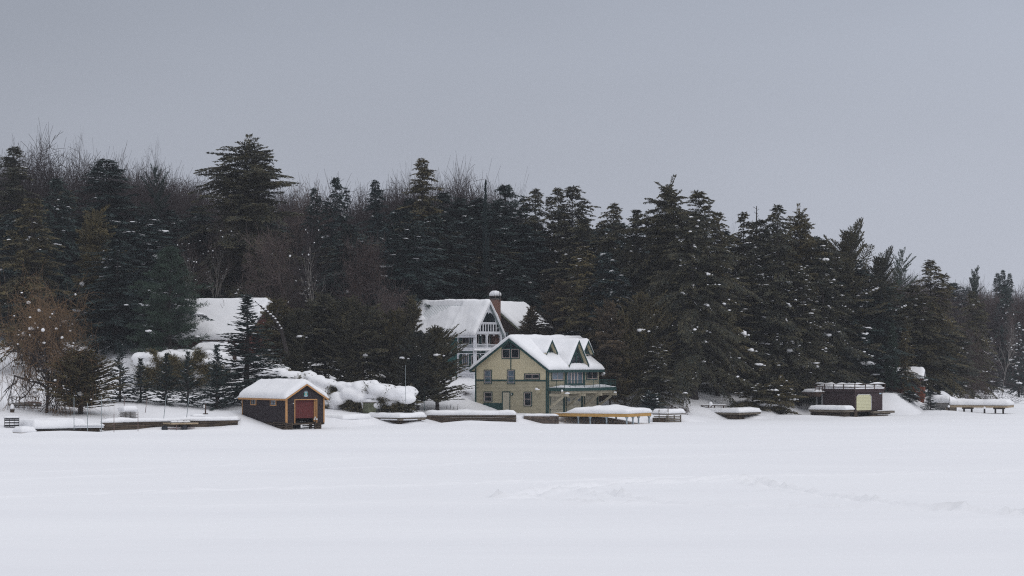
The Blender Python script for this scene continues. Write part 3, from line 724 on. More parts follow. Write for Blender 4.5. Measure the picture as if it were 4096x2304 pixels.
# ------------------------------------------------------------------ the trees one can tell apart
# key, px, top row, distance, crown width px, label, [kwargs]
TREES = [
 ('hem1', 55, 588, 372, 210, 'dark hemlock with two ragged tops at the far left of the skyline', {}),
 ('maple1', 255, 515, 392, 260, 'tall bare hardwood with wide vase crown, highest bare tree on the left ridge', {}),
 ('slim', 345, 508, 398, 130, 'slender bare tree pressed against the tall vase-crowned hardwood on the left ridge', {}),
 ('maple2', 425, 575, 388, 230, 'bare spreading tree with low forking limbs above the pointed dark hemlock at left', {}),
 ('slim', 500, 600, 400, 120, 'thin bare tree just right of the pointed dark hemlock on the left skyline', {}),
 ('slim', 612, 542, 396, 95, 'very slender upright bare tree standing over the flat topped pine', {}),
 ('maple2', 725, 625, 398, 190, 'low bare tree filling the gap left of the broad giant hemlock', {}),
 ('hem4', 225, 715, 345, 190, 'narrow dark hemlock below the vase-crowned bare hardwood', {'mat_': 'needle_dark'}),
 ('hem1', 425, 638, 350, 330, 'tall pointed dark hemlock, tallest evergreen of the left quarter', {'mat_': 'needle_dark'}),
 ('pine2', 622, 655, 362, 130, 'flat topped dark pine under the very slender bare tree', {'mat_': 'needle_dark'}),
 ('hem3', 130, 795, 315, 290, 'olive green hemlock holding large snow clumps above the orange willow', {}),
 ('cedar2', 385, 825, 318, 190, 'rounded olive cedar in front of the tall pointed dark hemlock', {}),
 ('hem5', 590, 860, 322, 330, 'dark hemlock dotted with small snow clumps left of the log cabin roof', {'mat_': 'needle_dark'}),
 ('hem4', 470, 960, 312, 260, 'dark snow dabbed hemlock directly behind the row of young spruces', {'mat_': 'needle_dark'}),
 ('big', 985, 545, 345, 465, 'giant broad hemlock with see-through top, tallest tree of the whole shore', {'mat_': 'needle_mid'}),
 ('softpine', 680, 985, 304, 270, 'soft blue green pine reaching boughs across the log cabin roof', {}),
 ('willow', 185, 1035, 271, 440, 'orange twigged willow heaped with snow clumps beside the boat rack', {}),
 ('dense', 322, 1395, 271, 250, 'bushy olive evergreen right of the willow trunk at the water edge', {'mat_': 'needle_olive'}),
 ('birch', 850, 850, 337, 190, 'pale leaning birch whose trunk shows above the log cabin ridge', {'tilt': -4}),
 ('birch', 765, 915, 338, 130, 'thin pale birch left of the leaning birch above the cabin roof', {}),
 ('brush', 1195, 690, 372, 190, 'reddish bare tree tucked behind the right flank of the giant hemlock', {'mat_': 'twig_brown'}),
 ('brush', 1130, 880, 330, 240, 'tangle-crowned brown bare tree at the foot of the giant hemlock', {}),
 ('brush', 1285, 770, 375, 150, 'low rounded bare tree between the giant hemlock and the two cedar spires', {'mat_': 'twig_brown'}),
 ('hem1', 1256, 752, 362, 90, 'slim pointed cedar, left and shorter of the two spires after the giant hemlock', {'mat_': 'needle_dark', 'name': 'cedar_tree'}),
 ('hem4', 1344, 712, 360, 130, 'slim pointed cedar, taller of the two spires after the giant hemlock', {'mat_': 'needle_dark', 'name': 'cedar_tree'}),
 ('birch', 1290, 830, 326, 200, 'light grey twin looking bare tree standing before dark hemlocks left of centre', {'mat_': 'twig_grey'}),
 ('maple2', 1470, 720, 368, 170, 'bare twiggy tree just left of the fine rounded bare crown on the ridge', {}),
 ('hem1', 1502, 722, 362, 130, 'sparse dark hemlock rising among bare crowns left of centre', {'mat_': 'needle_dark'}),
 ('maple1', 1580, 662, 372, 110, 'bare tree with fine rounded crown left of the centre hemlock peak', {}),
 ('hem1', 1690, 636, 362, 190, 'olive topped hemlock peak rising above bare trees near the centre', {'mat_': 'needle_olive'}),
 ('maple1', 1800, 655, 375, 170, 'bare tree close right of the olive topped hemlock peak', {}),
 ('maple2', 1870, 650, 370, 200, 'bare tree with thick forked trunk left of the columnar cedar', {}),
 ('maple1', 1920, 640, 378, 200, 'tallest bare crown behind the columnar cedar', {}),
 ('maple2', 2000, 690, 375, 160, 'bare tree between the columnar cedar and the next hemlock top', {}),
 ('spire', 1942, 722, 352, 42, 'dense dark columnar cedar like a candle against bare trees', {}),
 ('hem4', 2022, 742, 362, 230, 'dark hemlock immediately right of the columnar cedar', {'mat_': 'needle_dark'}),
 ('hem2', 2142, 757, 362, 190, 'olive hemlock with thin tip above the brick chimney', {'mat_': 'needle_mid'}),
 ('hem1', 2232, 752, 362, 160, 'left one of the close pair of hemlock tips above the cream boathouse', {}),
 ('hem4', 2290, 746, 360, 210, 'right one of the close pair of hemlock tips above the cream boathouse', {}),
 ('hem2', 2455, 815, 338, 200, 'loose branched hemlock left of the highest hemlock mass on the right half', {}),
 ('hem3', 2545, 840, 335, 190, 'small hemlock top against the left flank of the highest hemlock mass', {'mat_': 'needle_mid'}),
 ('big', 2672, 715, 332, 330, 'highest hemlock mass on the right half, crown shaped like a broad cone', {'mat_': 'needle_mid'}),
 ('hem4', 2795, 765, 330, 240, 'hemlock with a thin pointed tip right beside the highest hemlock mass', {}),
 ('hem3', 2870, 850, 326, 220, 'hemlock shoulder sloping down to the gap with thin bare twigs', {'mat_': 'needle_mid'}),
 ('slim', 2905, 868, 352, 70, 'thin bare tips in the dip between the two big hemlock masses', {}),
 ('hem1', 2975, 850, 342, 150, 'hazy hemlock top left of the dead snag', {}),
 ('hem5', 3040, 880, 334, 210, 'broad hemlock in front of the dead snag', {'mat_': 'needle_mid'}),
 ('hem2', 3110, 822, 332, 200, 'olive hemlock with a blunt top right of the dead snag', {'mat_': 'needle_mid'}),
 ('big', 3195, 824, 338, 240, 'hemlock with long ragged boughs over the right shore', {'mat_': 'needle_olive'}),
 ('pine', 3395, 880, 345, 260, 'white pine with upswept plumes, highest tree above the flat roofed boathouse', {'mat_': 'needle_mid'}),
 ('pine', 3520, 990, 348, 220, 'lower pine whose boughs reach right beside the distant hazy pine', {'mat_': 'needle_mid'}),
 ('hem5', 3290, 960, 336, 230, 'hemlock filling the space left of the upswept white pine', {'mat_': 'needle_mid'}),
 ('pine2', 3607, 990, 470, 120, 'distant hazy pine with tiered boughs alone on the right skyline', {}),
 ('hem2', 3722, 1040, 362, 190, 'thin topped cedar standing out between the hazy pine and the far shore', {'mat_': 'needle_olive', 'name': 'cedar_tree'}),
 ('hem4', 3650, 1140, 358, 190, 'dark hemlock behind the orange walled cabin', {}),
 ('pine2', 3905, 1062, 520, 110, 'plume topped hazy pine above the far right shore', {}),
 ('hem1', 3990, 1092, 560, 60, 'first and leftmost of three small hazy spruces on the far right skyline', {'mat_': 'needle_dark', 'name': 'spruce_tree'}),
 ('hem1', 4012, 1080, 562, 64, 'middle and tallest of three small hazy spruces on the far right skyline', {'mat_': 'needle_dark', 'name': 'spruce_tree'}),
 ('hem1', 4038, 1094, 560, 62, 'last and rightmost of three small hazy spruces on the far right skyline', {'mat_': 'needle_dark', 'name': 'spruce_tree'}),
 ('hem4', 4020, 1150, 500, 90, 'dark shaggy spruce below the three small hazy spruces', {'mat_': 'needle_dark'}),
 ('hem2', 3890, 1165, 420, 130, 'hemlock carrying two snow clumps before the purple brown far wood', {}),
 # middle layer
 ('hem2', 1400, 900, 335, 260, 'dark hemlock behind the light grey twin looking bare tree', {'mat_': 'needle_dark'}),
 ('brush', 1470, 905, 330, 200, 'brown bare tree with a snow covered leaning limb left of centre', {}),
 ('hem4', 1600, 840, 335, 300, 'wide dark hemlock left of the white gabled house, below the bare crowns', {'mat_': 'needle_dark'}),
 ('hem2', 1730, 860, 352, 280, 'dark hemlock between two others directly above the white gabled house roof', {'mat_': 'needle_dark'}),
 ('hem4', 1850, 880, 358, 260, 'dark hemlock behind the white gable and its brick chimney', {'mat_': 'needle_dark'}),
 ('hem1', 1960, 850, 358, 240, 'dark hemlock under the columnar cedar', {'mat_': 'needle_dark'}),
 ('slim', 1930, 1060, 350, 130, 'small thin bare tree rising behind the ridge of the white gabled house', {'mat_': 'twig_brown'}),
 ('hem2', 2100, 900, 359, 260, 'dark hemlock right behind the brick chimney', {'mat_': 'needle_dark'}),
 ('hem3', 2335, 985, 326, 230, 'olive hemlock with drooping sprays above the cream boathouse ridge', {}),
 ('cedar', 2128, 1225, 334, 95, 'russet cedar next to the brown cottage roof behind the chimney', {}),
 ('cedar', 2240, 1115, 333, 170, 'wide russet cedar right of the brown cottage', {}),
 ('hem5', 2420, 1010, 326, 260, 'snow dabbed dark hemlock behind the right end of the cream boathouse', {'mat_': 'needle_dark'}),
 ('cedar2', 2440, 1200, 313, 150, 'olive cedar touching the right end of the cream boathouse', {'mat_': 'needle_brown'}),
 ('dense', 2500, 1240, 314, 130, 'upright cedar second from the cream boathouse, showing bare trunk below', {'mat_': 'needle_olive'}),
 ('dense', 2575, 1165, 316, 200, 'tall olive cedar third from the cream boathouse', {'mat_': 'needle_olive'}),
 ('hem5', 2632, 1370, 312, 150, 'snowy lower evergreen over the pallet crib dock', {'mat_': 'needle_mid'}),
 ('old', 2775, 860, 320, 400, 'massive old hemlock on a thick flared trunk above the bench by the shore', {'mat_': 'needle_mid', 'base': None}),
 ('hem3', 2880, 1060, 328, 240, 'hemlock with low curtains of boughs right of the massive old hemlock', {}),
 ('hem5', 3030, 1080, 332, 260, 'hemlock heavy with snow pads between the old hemlock and the evergreen thicket', {'mat_': 'needle_mid'}),
 ('hem5', 3195, 1060, 332, 240, 'hemlock on a straight bare lower trunk left of the flat roofed boathouse', {'mat_': 'needle_mid'}),
 ('hem2', 3325, 1090, 344, 220, 'hemlock with a thick dark trunk behind the roof railing', {'mat_': 'needle_mid'}),
 ('spruce2', 3425, 1040, 346, 230, 'dark spruce spotted with round snow balls over the flat roofed boathouse', {}),
 ('softpine', 3568, 1290, 345, 60, 'soft green young pine left of the orange walled cabin', {}),
 ('hem3', 3622, 1270, 347, 62, 'hemlock whose olive boughs hang before the orange walled cabin', {'mat_': 'needle_olive'}),
 ('hem4', 3800, 1280, 385, 190, 'dark hemlock at the shore bend above the snowed in boat', {}),
 ('hem1', 3755, 1380, 368, 120, 'small dark hemlock beside the snowed in boat', {'mat_': 'needle_dark'}),
 ('sapling2', 3722, 1560, 343, 60, 'small spruce laden with snow on the slope left of the snowed in boat', {}),
 ('brush', 3840, 1290, 400, 130, 'rust brown bare thicket tree at the shore bend', {'mat_': 'twig_brown'}),
 ('birch', 3935, 1330, 455, 90, 'pale birch at the far right shore, left of the double stemmed one', {}),
 ('birch', 4008, 1200, 470, 130, 'double looking pale birch at the far right shore', {}),
 ('spruce2', 4075, 1290, 480, 100, 'snow flecked spruce at the very right edge', {}),
 ('spruce2', 3965, 1350, 475, 80, 'snow flecked spruce between the pale birches', {}),
 # young spruces in a row
 ('sapling', 480, 1372, 285, 96, 'young spruce, first from the left in the row behind the timber wall', {'group': 'young spruces in a row'}),
 ('sapling2', 562, 1432, 284, 104, 'young spruce, second from the left in the row, behind the slat stack', {'group': 'young spruces in a row'}),
 ('sapling', 665, 1412, 282.5, 104, 'young spruce, third from the left in the row', {'group': 'young spruces in a row'}),
 ('sapling2', 752, 1405, 281.5, 100, 'young spruce, fourth in the row, behind the wheeled float', {'group': 'young spruces in a row'}),
 ('sapling', 868, 1378, 280.5, 108, 'young spruce, last and most open in the row, by the lamp post', {'group': 'young spruces in a row'}),
 ('spruce', 988, 1178, 285, 285, 'tall dense spruce right behind the brown boathouse', {}),
 # cedars behind the hedge
 ('cedar2', 1110, 1190, 306, 170, 'cedar with a bent snowy bare limb right of the tall dense spruce', {}),
 ('dense', 1200, 1230, 304, 180, 'dark cedar behind the brown boathouse roof peak', {'mat_': 'needle_mid'}),
 ('cedar2', 1300, 1170, 306, 200, 'olive cedar centred over the long snowy hedge', {'mat_': 'needle_mid'}),
 ('dense', 1390, 1180, 303, 180, 'dark cedar with an egg shaped snow ball in it', {'mat_': 'needle_mid'}),
 ('cedar2', 1480, 1215, 302, 170, 'cedar around the broken pale stub above the hedge', {'mat_': 'needle_mid'}),
 ('brush', 1560, 1110, 312, 170, 'pale brown fine twigged bare tree left of the white gabled house', {'mat_': 'twig_brown'}),
 ('dense', 1575, 1230, 303, 150, 'cedar at the left of the metal patched roof', {'mat_': 'needle_olive'}),
 ('cedar', 1650, 1180, 304, 95, 'tapering cedar whose ragged top overlaps the metal patched roof', {'mat_': 'needle_olive'}),
 ('dense', 1750, 1300, 299, 185, 'big dense cedar standing in front of the white gabled house', {'mat_': 'needle_mid'}),
 ('dense', 1672, 1318, 297, 150, 'dense cedar at the right end of the snowy hedge', {'mat_': 'needle_mid'}),
 # thickets
 ('bush', 3010, 1520, 321, 200, 'leaning evergreen thicket under a plate of snow at the shore', {'cat': 'bush'}),
 ('bush', 3120, 1500, 323, 190, 'right part of the evergreen thicket by the dock on posts', {'cat': 'bush'}),
 ('bush', 2600, 1560, 307, 110, 'low evergreen behind the pallet crib dock', {'cat': 'bush', 'mat_': 'needle_dark'}),
 ('bush', 3640, 1560, 342, 130, 'dark low bush with snow balls before the orange walled cabin', {'cat': 'bush', 'mat_': 'needle_dark'}),
 ('shrub', 2690, 1600, 308, 70, 'twiggy bare shrub poking from snow behind the pallet crib dock', {'cat': 'shrub'}),
 ('shrub', 2730, 1605, 309, 60, 'bare shrub fan right of the pallet crib dock snow', {'cat': 'shrub'}),
 ('shrub', 3900, 1585, 400, 80, 'low dark shrub mound on the far snow bank', {'cat': 'shrub'}),
 ('shrub', 1860, 1590, 309, 60, 'thin bare shrub on the snow slope left of the cream boathouse', {'cat': 'shrub'}),
]
for row in TREES:
    k, px, top, Y, w, lab, kw = row
    plant(k, px, top, Y, w, lab, **kw)

# ------------------------------------------------------------------ the wood behind
SKY = [(-300,640),(0,640),(150,640),(300,640),(500,680),(700,700),(900,700),(1150,740),(1300,790),(1450,760),(1600,720),(1800,730),(1950,760),(2100,830),(2350,860),(2500,900),(2700,860),(2900,920),
       (3100,900),(3300,950),(3500,1060),(3600,1110),(3750,1160),(3900,1175),(4100,1185),(4400,1200)]
def skyrow(px): return np.interp(px, [a for a, _ in SKY], [b for _, b in SKY])
rf = random.Random(77)
GH = 'trees massed on the hillside'; GC = 'trees massed in the wood'
REG = [(520, 'above the orange willow'), (1080, 'around the giant broad hemlock'), (1640, 'between the giant hemlock and the white gabled house'), (2330, 'above the white gabled house and cream boathouse'),
       (2950, 'behind the massive old hemlock'), (3480, 'above the flat roofed boathouse'), (9999, 'near the right edge')]
def fill(n, px0, px1, Y0, Y1, drop0, drop1, kinds, lab, grp):
    for i in range(n):
        px = px0 + (px1 - px0) * (i + rf.random()) / n
        Y = Y0 + (Y1 - Y0) * rf.random()
        top = skyrow(px) + drop0 + (drop1 - drop0) * rf.random()
        key, mt = rf.choice(kinds)
        wpx = {'maple1': 7.5, 'maple2': 8.5, 'slim': 4, 'brush': 8.0}.get(key, 8.2) * F / Y * rf.uniform(.8, 1.25)
        w = next(r for lim, r in REG if px < lim)
        bare = key in ('maple1', 'maple2', 'slim', 'brush', 'birch')
        if '%s' in lab: plant(key, px, top, Y, wpx, lab % (('bare' if bare else 'evergreen'), w), group=(grp + ', bare' if bare else grp + ', evergreen') + ', ' + w, mat_=mt)
        else: plant(key, px, top, Y, wpx, lab, group=grp, mat_=mt)
HW = [('maple1', 'twig_grey'), ('maple2', 'twig_grey'), ('brush', 'twig_grey'), ('slim', 'twig_grey')]
CF = [('hem1', 'needle_dark'), ('hem2', 'needle_dark'), ('hem4', 'needle_dark'), ('hem3', 'needle_mid'), ('hem4', 'needle_mid')]
LH = 'plain %s tree, one of several alike, %s'
LC = 'dark %s, one of several alike, %s'
fill(56, -200, 2150, 402, 440, -25, 55, [('maple1', 'twig_grey'), ('maple2', 'twig_grey')], LH, GH)
fill(11, -120, 840, 385, 402, -75, -25, [('maple1', 'twig_grey'), ('maple2', 'twig_grey')], LH, GH)
fill(9, 1400, 2060, 378, 395, -75, -25, [('maple1', 'twig_grey'), ('maple2', 'twig_grey')], LH, GH)
fill(30, -200, 1500, 372, 400, 40, 200, HW, LH, GH)
fill(9, -200, 1300, 345, 368, 250, 420, HW, LH, GH)
fill(34, -150, 2400, 350, 372, 110, 300, CF, LC, GC)
fill(18, 450, 1600, 326, 345, 380, 560, CF, LC, GC)
fill(14, 1350, 2500, 352, 366, 200, 380, CF, LC, GC)
fill(22, 2300, 3480, 346, 358, -5, 70, [('hem2', 'needle_mid'), ('hem3', 'needle_mid'), ('hem4', 'needle_dark')], LC, GC)
fill(14, 1640, 2400, 362, 368, 20, 90, [('hem2', 'needle_dark'), ('hem4', 'needle_dark')], LC, GC)
fill(30, 2300, 3650, 358, 400, 15, 160, CF, LC, GC)
fill(16, 2300, 3500, 345, 360, 300, 520, CF, LC, GC)
fill(16, 2300, 3500, 400, 440, 30, 130, HW, LH, GH)
fill(16, 3480, 4200, 580, 690, -50, 0, HW, LH, GH)
fill(26, 3600, 4200, 500, 545, -45, 40, [('maple2', 'twig_brown'), ('maple1', 'twig_brown'), ('brush', 'twig_brown'), ('brush', 'twig_grey'), ('hem4', 'needle_dark')], LH, GH)
fill(24, 3560, 4200, 505, 580, 60, 200, HW, LH, GH)
fill(12, 3850, 4200, 498, 560, 230, 330, [('brush', 'twig_brown'), ('birch', None), ('hem4', 'needle_dark'), ('maple1', 'twig_grey')], 'small hazy %s tree at the foot of the far wood %s', 'trees along the far right shore')
fill(12, 3560, 3900, 395, 470, 120, 330, CF + HW, '%s tree in the mixed wood behind the shore bend %s', 'mixed trees behind the shore bend')
# ------------------------------------------------------------------ building helpers
class Wall:
    """a wall plane in local coordinates: origin o, direction a along it, outward normal n"""
    def __init__(s, o, a, n):
        s.o = Vector(o); s.a = Vector(a).normalized(); s.n = Vector(n).normalized()
    def p(s, u, z, d=0): return s.o + s.a * u + s.n * d + Vector((0, 0, z))
    def box(s, mb, u0, u1, z0, z1, d0, d1):
        vs = [s.p(u, z, d) for z in (z0, z1) for (u, d) in ((u0, d0), (u1, d0), (u1, d1), (u0, d1))]
        return mb.add(vs, [(0,3,2,1),(4,5,6,7),(0,1,5,4),(1,2,6,5),(2,3,7,6),(3,0,4,7)])
    def poly(s, mb, pts, d0, d1):
        return mb.prism([s.p(u, z, d0) for u, z in pts], s.n * (d1 - d0))
    def ring(s, mb, u0, u1, z0, z1, w, d0, d1):
        s.box(mb, u0, u0 + w, z0, z1, d0, d1); s.box(mb, u1 - w, u1, z0, z1, d0, d1)
        s.box(mb, u0 + w, u1 - w, z0, z0 + w, d0, d1); s.box(mb, u0 + w, u1 - w, z1 - w, z1, d0, d1)
        return mb

def window(W_, par, u0, u1, z0, z1, trim='trim_green', frame='frame_pink', tw=.10, fw=.06, cols=1, rows=1, glass='glass', deep=.05, name='window'):
    """window (its outer trim) > frame, pane(s)"""
    t = W_.ring(MB(), u0, u1, z0, z1, tw, -.02, deep).build(name, M[trim], par)
    a0, a1, b0, b1 = u0 + tw, u1 - tw, z0 + tw, z1 - tw
    f = W_.ring(MB(), a0, a1, b0, b1, fw, -.02, deep - .015)
    for c in range(1, cols):
        x = a0 + (a1 - a0) * c / cols; W_.box(f, x - fw * .5, x + fw * .5, b0 + fw, b1 - fw, -.02, deep - .018)
    for r in range(1, rows):
        z = b0 + (b1 - b0) * r / rows; W_.box(f, a0 + fw, a1 - fw, z - fw * .4, z + fw * .4, -.02, deep - .021)
    f.build('frame', M[frame], t)
    W_.box(MB(), a0 + fw * .5, a1 - fw * .5, b0 + fw * .5, b1 - fw * .5, -.01, max(.008, deep - .045)).build('pane', M[glass], t)
    return t

def clapboard(W_, mb, u0, u1, z0, z1, h=.17, skip=()):
    n = max(1, int(round((z1 - z0) / h))); h = (z1 - z0) / n
    for i in range(n):
        a, b = z0 + i * h, z0 + (i + 1) * h
        vs = [W_.p(u0, a, 0), W_.p(u1, a, 0), W_.p(u1, a, .030), W_.p(u0, a, .030), W_.p(u0, b, 0), W_.p(u1, b, 0), W_.p(u1, b, .006), W_.p(u0, b, .006)]
        mb.add(vs, [(0,3,2,1),(4,5,6,7),(0,1,5,4),(1,2,6,5),(2,3,7,6),(3,0,4,7)])

def gable_roof(par, x0, x1, y0, y1, ze, zr, xr=None, ov=.45, gov=.35, th=.14, rmat='shingle', trim='trim_green', snow_t=.42, fasc=.22, snow=True, tmul=None, soffit=None, seed=1):
    """roof planes over walls x0..x1 (eaves) and y0..y1 (gables); returns the snow object"""
    xr = (x0 + x1) / 2 if xr is None else xr
    s0 = (zr - ze) / (xr - x0); s1 = (zr - ze) / (x1 - xr)
    ax, bx = x0 - ov, x1 + ov
    az, bz = ze - s0 * ov, ze - s1 * ov
    ya, yb = y0 - gov, y1 + gov
    mb = MB()
    mb.prism([(ax, ya, az), (xr, ya, zr), (xr, ya, zr + th), (ax, ya, az + th)], (0, yb - ya, 0))
    mb.prism([(xr, ya, zr), (bx, ya, bz), (bx, ya, bz + th), (xr, ya, zr + th)], (0, yb - ya, 0))
    roof = mb.build('roof', M[soffit or rmat], par)
    f = MB()   # rake boards and eave fascias
    for y in (ya - .05, yb):
        f.prism([(ax, y, az - fasc + th), (xr, y, zr - fasc + th), (xr, y, zr + th + .01), (ax, y, az + th + .01)], (0, .05, 0))
        f.prism([(xr, y, zr - fasc + th), (bx, y, bz - fasc + th), (bx, y, bz + th + .01), (xr, y, zr + th + .01)], (0, .05, 0))
    f.box(ax - .05, ax, ya - .05, yb + .05, az - fasc + th, az + th + .01)
    f.box(bx, bx + .05, ya - .05, yb + .05, bz - fasc + th, bz + th + .01)
    f.build('fascia', M[trim], roof)
    if snow:
        P = gable_grid(ax - .04, xr, bx + .04, az + th + .015, zr + th + .015, bz + th + .015, ya - .04, yb + .04)
        tm = tmul(P) if tmul else None
        snow_over('roof_snow', P, snow_t, par, er=.5, push=.05, nz=.07, seed=seed, tmul=tm)
    return roof

def w2l(t_rz, org, p):
    """world point -> local of a thing at org rotated by t_rz degrees"""
    c, s = math.cos(R(t_rz)), math.sin(R(t_rz)); x, y = p[0] - org[0], p[1] - org[1]
    return Vector((x * c + y * s, -x * s + y * c, p[2] - org[2]))

# ------------------------------------------------------------------ cream boathouse with green trim
def cream_boathouse():
    TH = 33.0; Yc = 300.0; s = F / Yc
    cx = WX(2190.6, Yc); z0 = 0.0
    Wd = 292.5 / s / math.cos(R(TH)); L = 217 / s / math.sin(R(TH))
    org = (cx - Wd * math.cos(R(TH)), Yc + Wd * math.sin(R(TH)), z0)
    T = thing('boathouse', 'cream and tan two storey boathouse with dark green trim, dormers and a railed balcony', 'boathouse', org, -TH)
    # zoomed measures (3.45 px per photo px, origin 1850,1300)
    def zf(v, Y=Yc): return WZ(1300 + v / 3.45, Y)
    def uf(v): return (v - 170) / (1178 - 170) * Wd       # along the front wall
    def us(v): return (v - 1178) / (1925 - 1178) * L      # along the right wall
    FW = Wall((0, 0, 0), (1, 0, 0), (0, -1, 0)); SW = Wall((Wd, 0, 0), (0, 1, 0), (1, 0, 0))
    ze = zf(598) ; zr = zf(192); xr = uf(668); zb = zf(768)
    ze = 6.62; zr = 10.25; xr = Wd * .5
    base = .7
    body = MB()
    body.prism([(0, 0, base), (Wd, 0, base), (Wd, 0, ze), (xr, 0, zr), (0, 0, ze)], (0, L, 0))
    wall = body.build('wall', M['siding_tan'], T)
    up = MB(); FW.poly(up, [(0, zb), (Wd, zb), (Wd, ze), (xr, zr), (0, ze)], .002, .03); us_ = up.build('gable_siding', M['siding_cream'], T)
    bt = MB(); n = 40
    for i in range(1, n):
        u = Wd * i / n
        top = ze + (zr - ze) * (1 - abs(u - xr) / xr)
        FW.box(bt, u - .018, u + .018, zb, top - .05, .03, .045)
    bt.build('battens', M['siding_cream'], us_)
    cl = MB(); clapboard(FW, cl, 0, Wd, base, zb); clapboard(SW, cl, 0, L, 4.05, ze - .15)
    cl.build('clapboards', M['siding_tan'], wall)
    tr = MB()
    FW.box(tr, 0, Wd, zb - .10, zb + .10, .032, .07)
    FW.box(tr, 0, .2, base, ze + .05, .033, .072); FW.box(tr, Wd - .24, Wd, base, ze + .05, .034, .074)
    SW.box(tr, -.03, .22, base, ze, .034, .075)
    FW.box(tr, uf(667), uf(680), zf(620), zf(465), .033, .07)
    for v in (1395, 1655, 1885): SW.box(tr, us(v), us(v + 26), base + .1, 3.95, .0, .07)
    for v in (1206, 1438, 1703): SW.box(tr, us(v), us(v + 9), base + .3, 3.95, .0, .06)
    SW.box(tr, 0, L, ze - .2, ze - .02, .033, .08)
    FW.poly(tr, [(uf(295), zf(1085)), (uf(552), zf(1085)), (uf(552), zf(1180)), (uf(200), zf(1180))], .033, .06)
    tr.build('trim_boards', M['trim_green'], T)
    # windows of the gable wall
    for u0, u1, z1, z0_, c, r in ((297, 407, 620, 820, 1, 2), (622, 732, 617, 818, 1, 2), (860, 1077, 670, 752, 2, 1), (295, 415, 927, 1075, 1, 2), (853, 965, 925, 1125, 1, 2)):
        window(FW, T, uf(u0), uf(u1), zf(z0_), zf(z1), cols=c, rows=r, deep=.10, glass='glass_curtain' if z1 < 640 else 'glass')
    window(FW, T, uf(547), uf(672), zf(467), zf(320), deep=.10); window(FW, T, uf(672), uf(797), zf(467), zf(320), deep=.099)
    # triangular lights over them
    g = MB(); FW.poly(g, [(uf(547), zf(322)), (uf(547), zf(296)), (uf(672), zf(190)), (uf(797), zf(296)), (uf(797), zf(322))], .03, .06)
    gp = g.build('gable_light', M['trim_green'], T)
    g = MB(); FW.poly(g, [(uf(582), zf(312)), (uf(660), zf(312)), (uf(660), zf(250)), (uf(600), zf(296))], .061, .075); FW.poly(g, [(uf(686), zf(312)), (uf(764), zf(312)), (uf(746), zf(296)), (uf(686), zf(250))], .061, .075)
    g.build('pane', M['glass'], gp)
    # door, meter box, wall lamp
    d = MB(); FW.ring(d, uf(552), uf(665), zf(1215), zf(922), .09, .03, .10); dr = d.build('door', M['trim_green'], T)
    FW.box(MB(), uf(563), uf(655), zf(1215), zf(935), .03, .06).build('door_leaf', M['door_beige'], dr)
    FW.box(MB(), uf(675), uf(705), zf(977), zf(940), .03, .10).build('light_box', M['trim_green'], T)
    FW.box(MB(), uf(685), uf(690), zf(968), zf(950), .101, .11).build('lamp', M['lamp_white'], T)
    h = MB(); h.tube(FW.p(uf(1063), zf(925), .03), FW.p(uf(1063), zf(925), .45), .28, .24, 14); h.build('vent_hood', M['siding_tan'], T)
    V, Fc = blobs(np.array([[uf(1045), -.30, zf(885)], [uf(1060), -.25, zf(892)]]), np.array([[.24, .2, .17], [.26, .2, .1]]), np.random.RandomState(2), ICO2, .04)
    link(np_mesh('hood_snow', V, Fc), 'hood_snow', M['snow'], T, True)
    # upper side wall: windows and patio door
    window(SW, T, us(1228), us(1398), zf(770), zf(608), cols=2, deep=.11, glass='glass_curtain'); window(SW, T, us(1733), us(1898), zf(765), zf(606), cols=2, deep=.11)
    pd = MB(); SW.ring(pd, us(1418), us(1708), zf(862), zf(548), .45, .03, .14); pdo = pd.build('patio_door', M['trim_green'], T)
    fr = MB(); SW.ring(fr, us(1452), us(1675), zf(855), zf(603), .10, .02, .10)
    for v in (1505, 1548, 1598): SW.box(fr, us(v), us(v + 9), zf(850), zf(610), .02, .09)
    fr.build('frame', M['frame_pink'], pdo)
    SW.box(MB(), us(1460), us(1668), zf(848), zf(610), .0, .03).build('pane', M['glass_curtain'], pdo)
    for v in (1398, 1720):
        l_ = MB(); SW.box(l_, us(v), us(v) + .35, zf(640), zf(612), .05, .32); l_.build('wall_lamp', M['frame_white'], T)
    # lower side wall: three garage doors
    for i, (a, b) in enumerate(((1212, 1393), (1447, 1653), (1706, 1884))):
        gd = MB(); k = 5
        for j in range(k):
            zA = base + .25 + (3.55 - base) * j / k; SW.box(gd, us(a), us(b), zA, zA + (3.55 - base) / k - .03, .01, .05)
        go = gd.build('garage_door', M['door_beige'], T)
        if i == 1:
            p = MB()
            for q in (1456, 1478, 1545, 1576, 1607, 1628): SW.box(p, us(q), us(q + 16), zf(1062), zf(1018), .052, .06)
            p.build('pane', M['glass_curtain'], go)
    # foundation sill
    fs = MB(); SW.box(fs, -.05, L + .1, .2, base + .15, -.1, .12); fs.build('foundation', M['concrete'], T)
    # balcony
    b = 235 / 3.45 / s / math.cos(R(TH))
    bx0, bx1 = Wd, Wd + b
    zbf, ztf = zf(912), zf(868)
    bal = MB(); bal.box(bx0, bx1, -.02, L + .15, zbf, ztf); bo = bal.build('balcony', M['trim_green'], T)
    snow_over('balcony_snow', quad_grid((bx0 + .05, 0.05, ztf + .01), (bx1 - .02, 0.05, ztf + .01), (bx1 - .02, L + .1, ztf + .01), (bx0 + .05, L + .1, ztf + .01)), .26, bo, er=1.2, push=0, nz=.2, seed=4, edge=.15)
    rl = MB(); zt = zf(765)
    path = [(bx0 + .1, .03), (bx1 - .05, .03), (bx1 - .05, L + .1), (bx0 + .1, L + .1)]
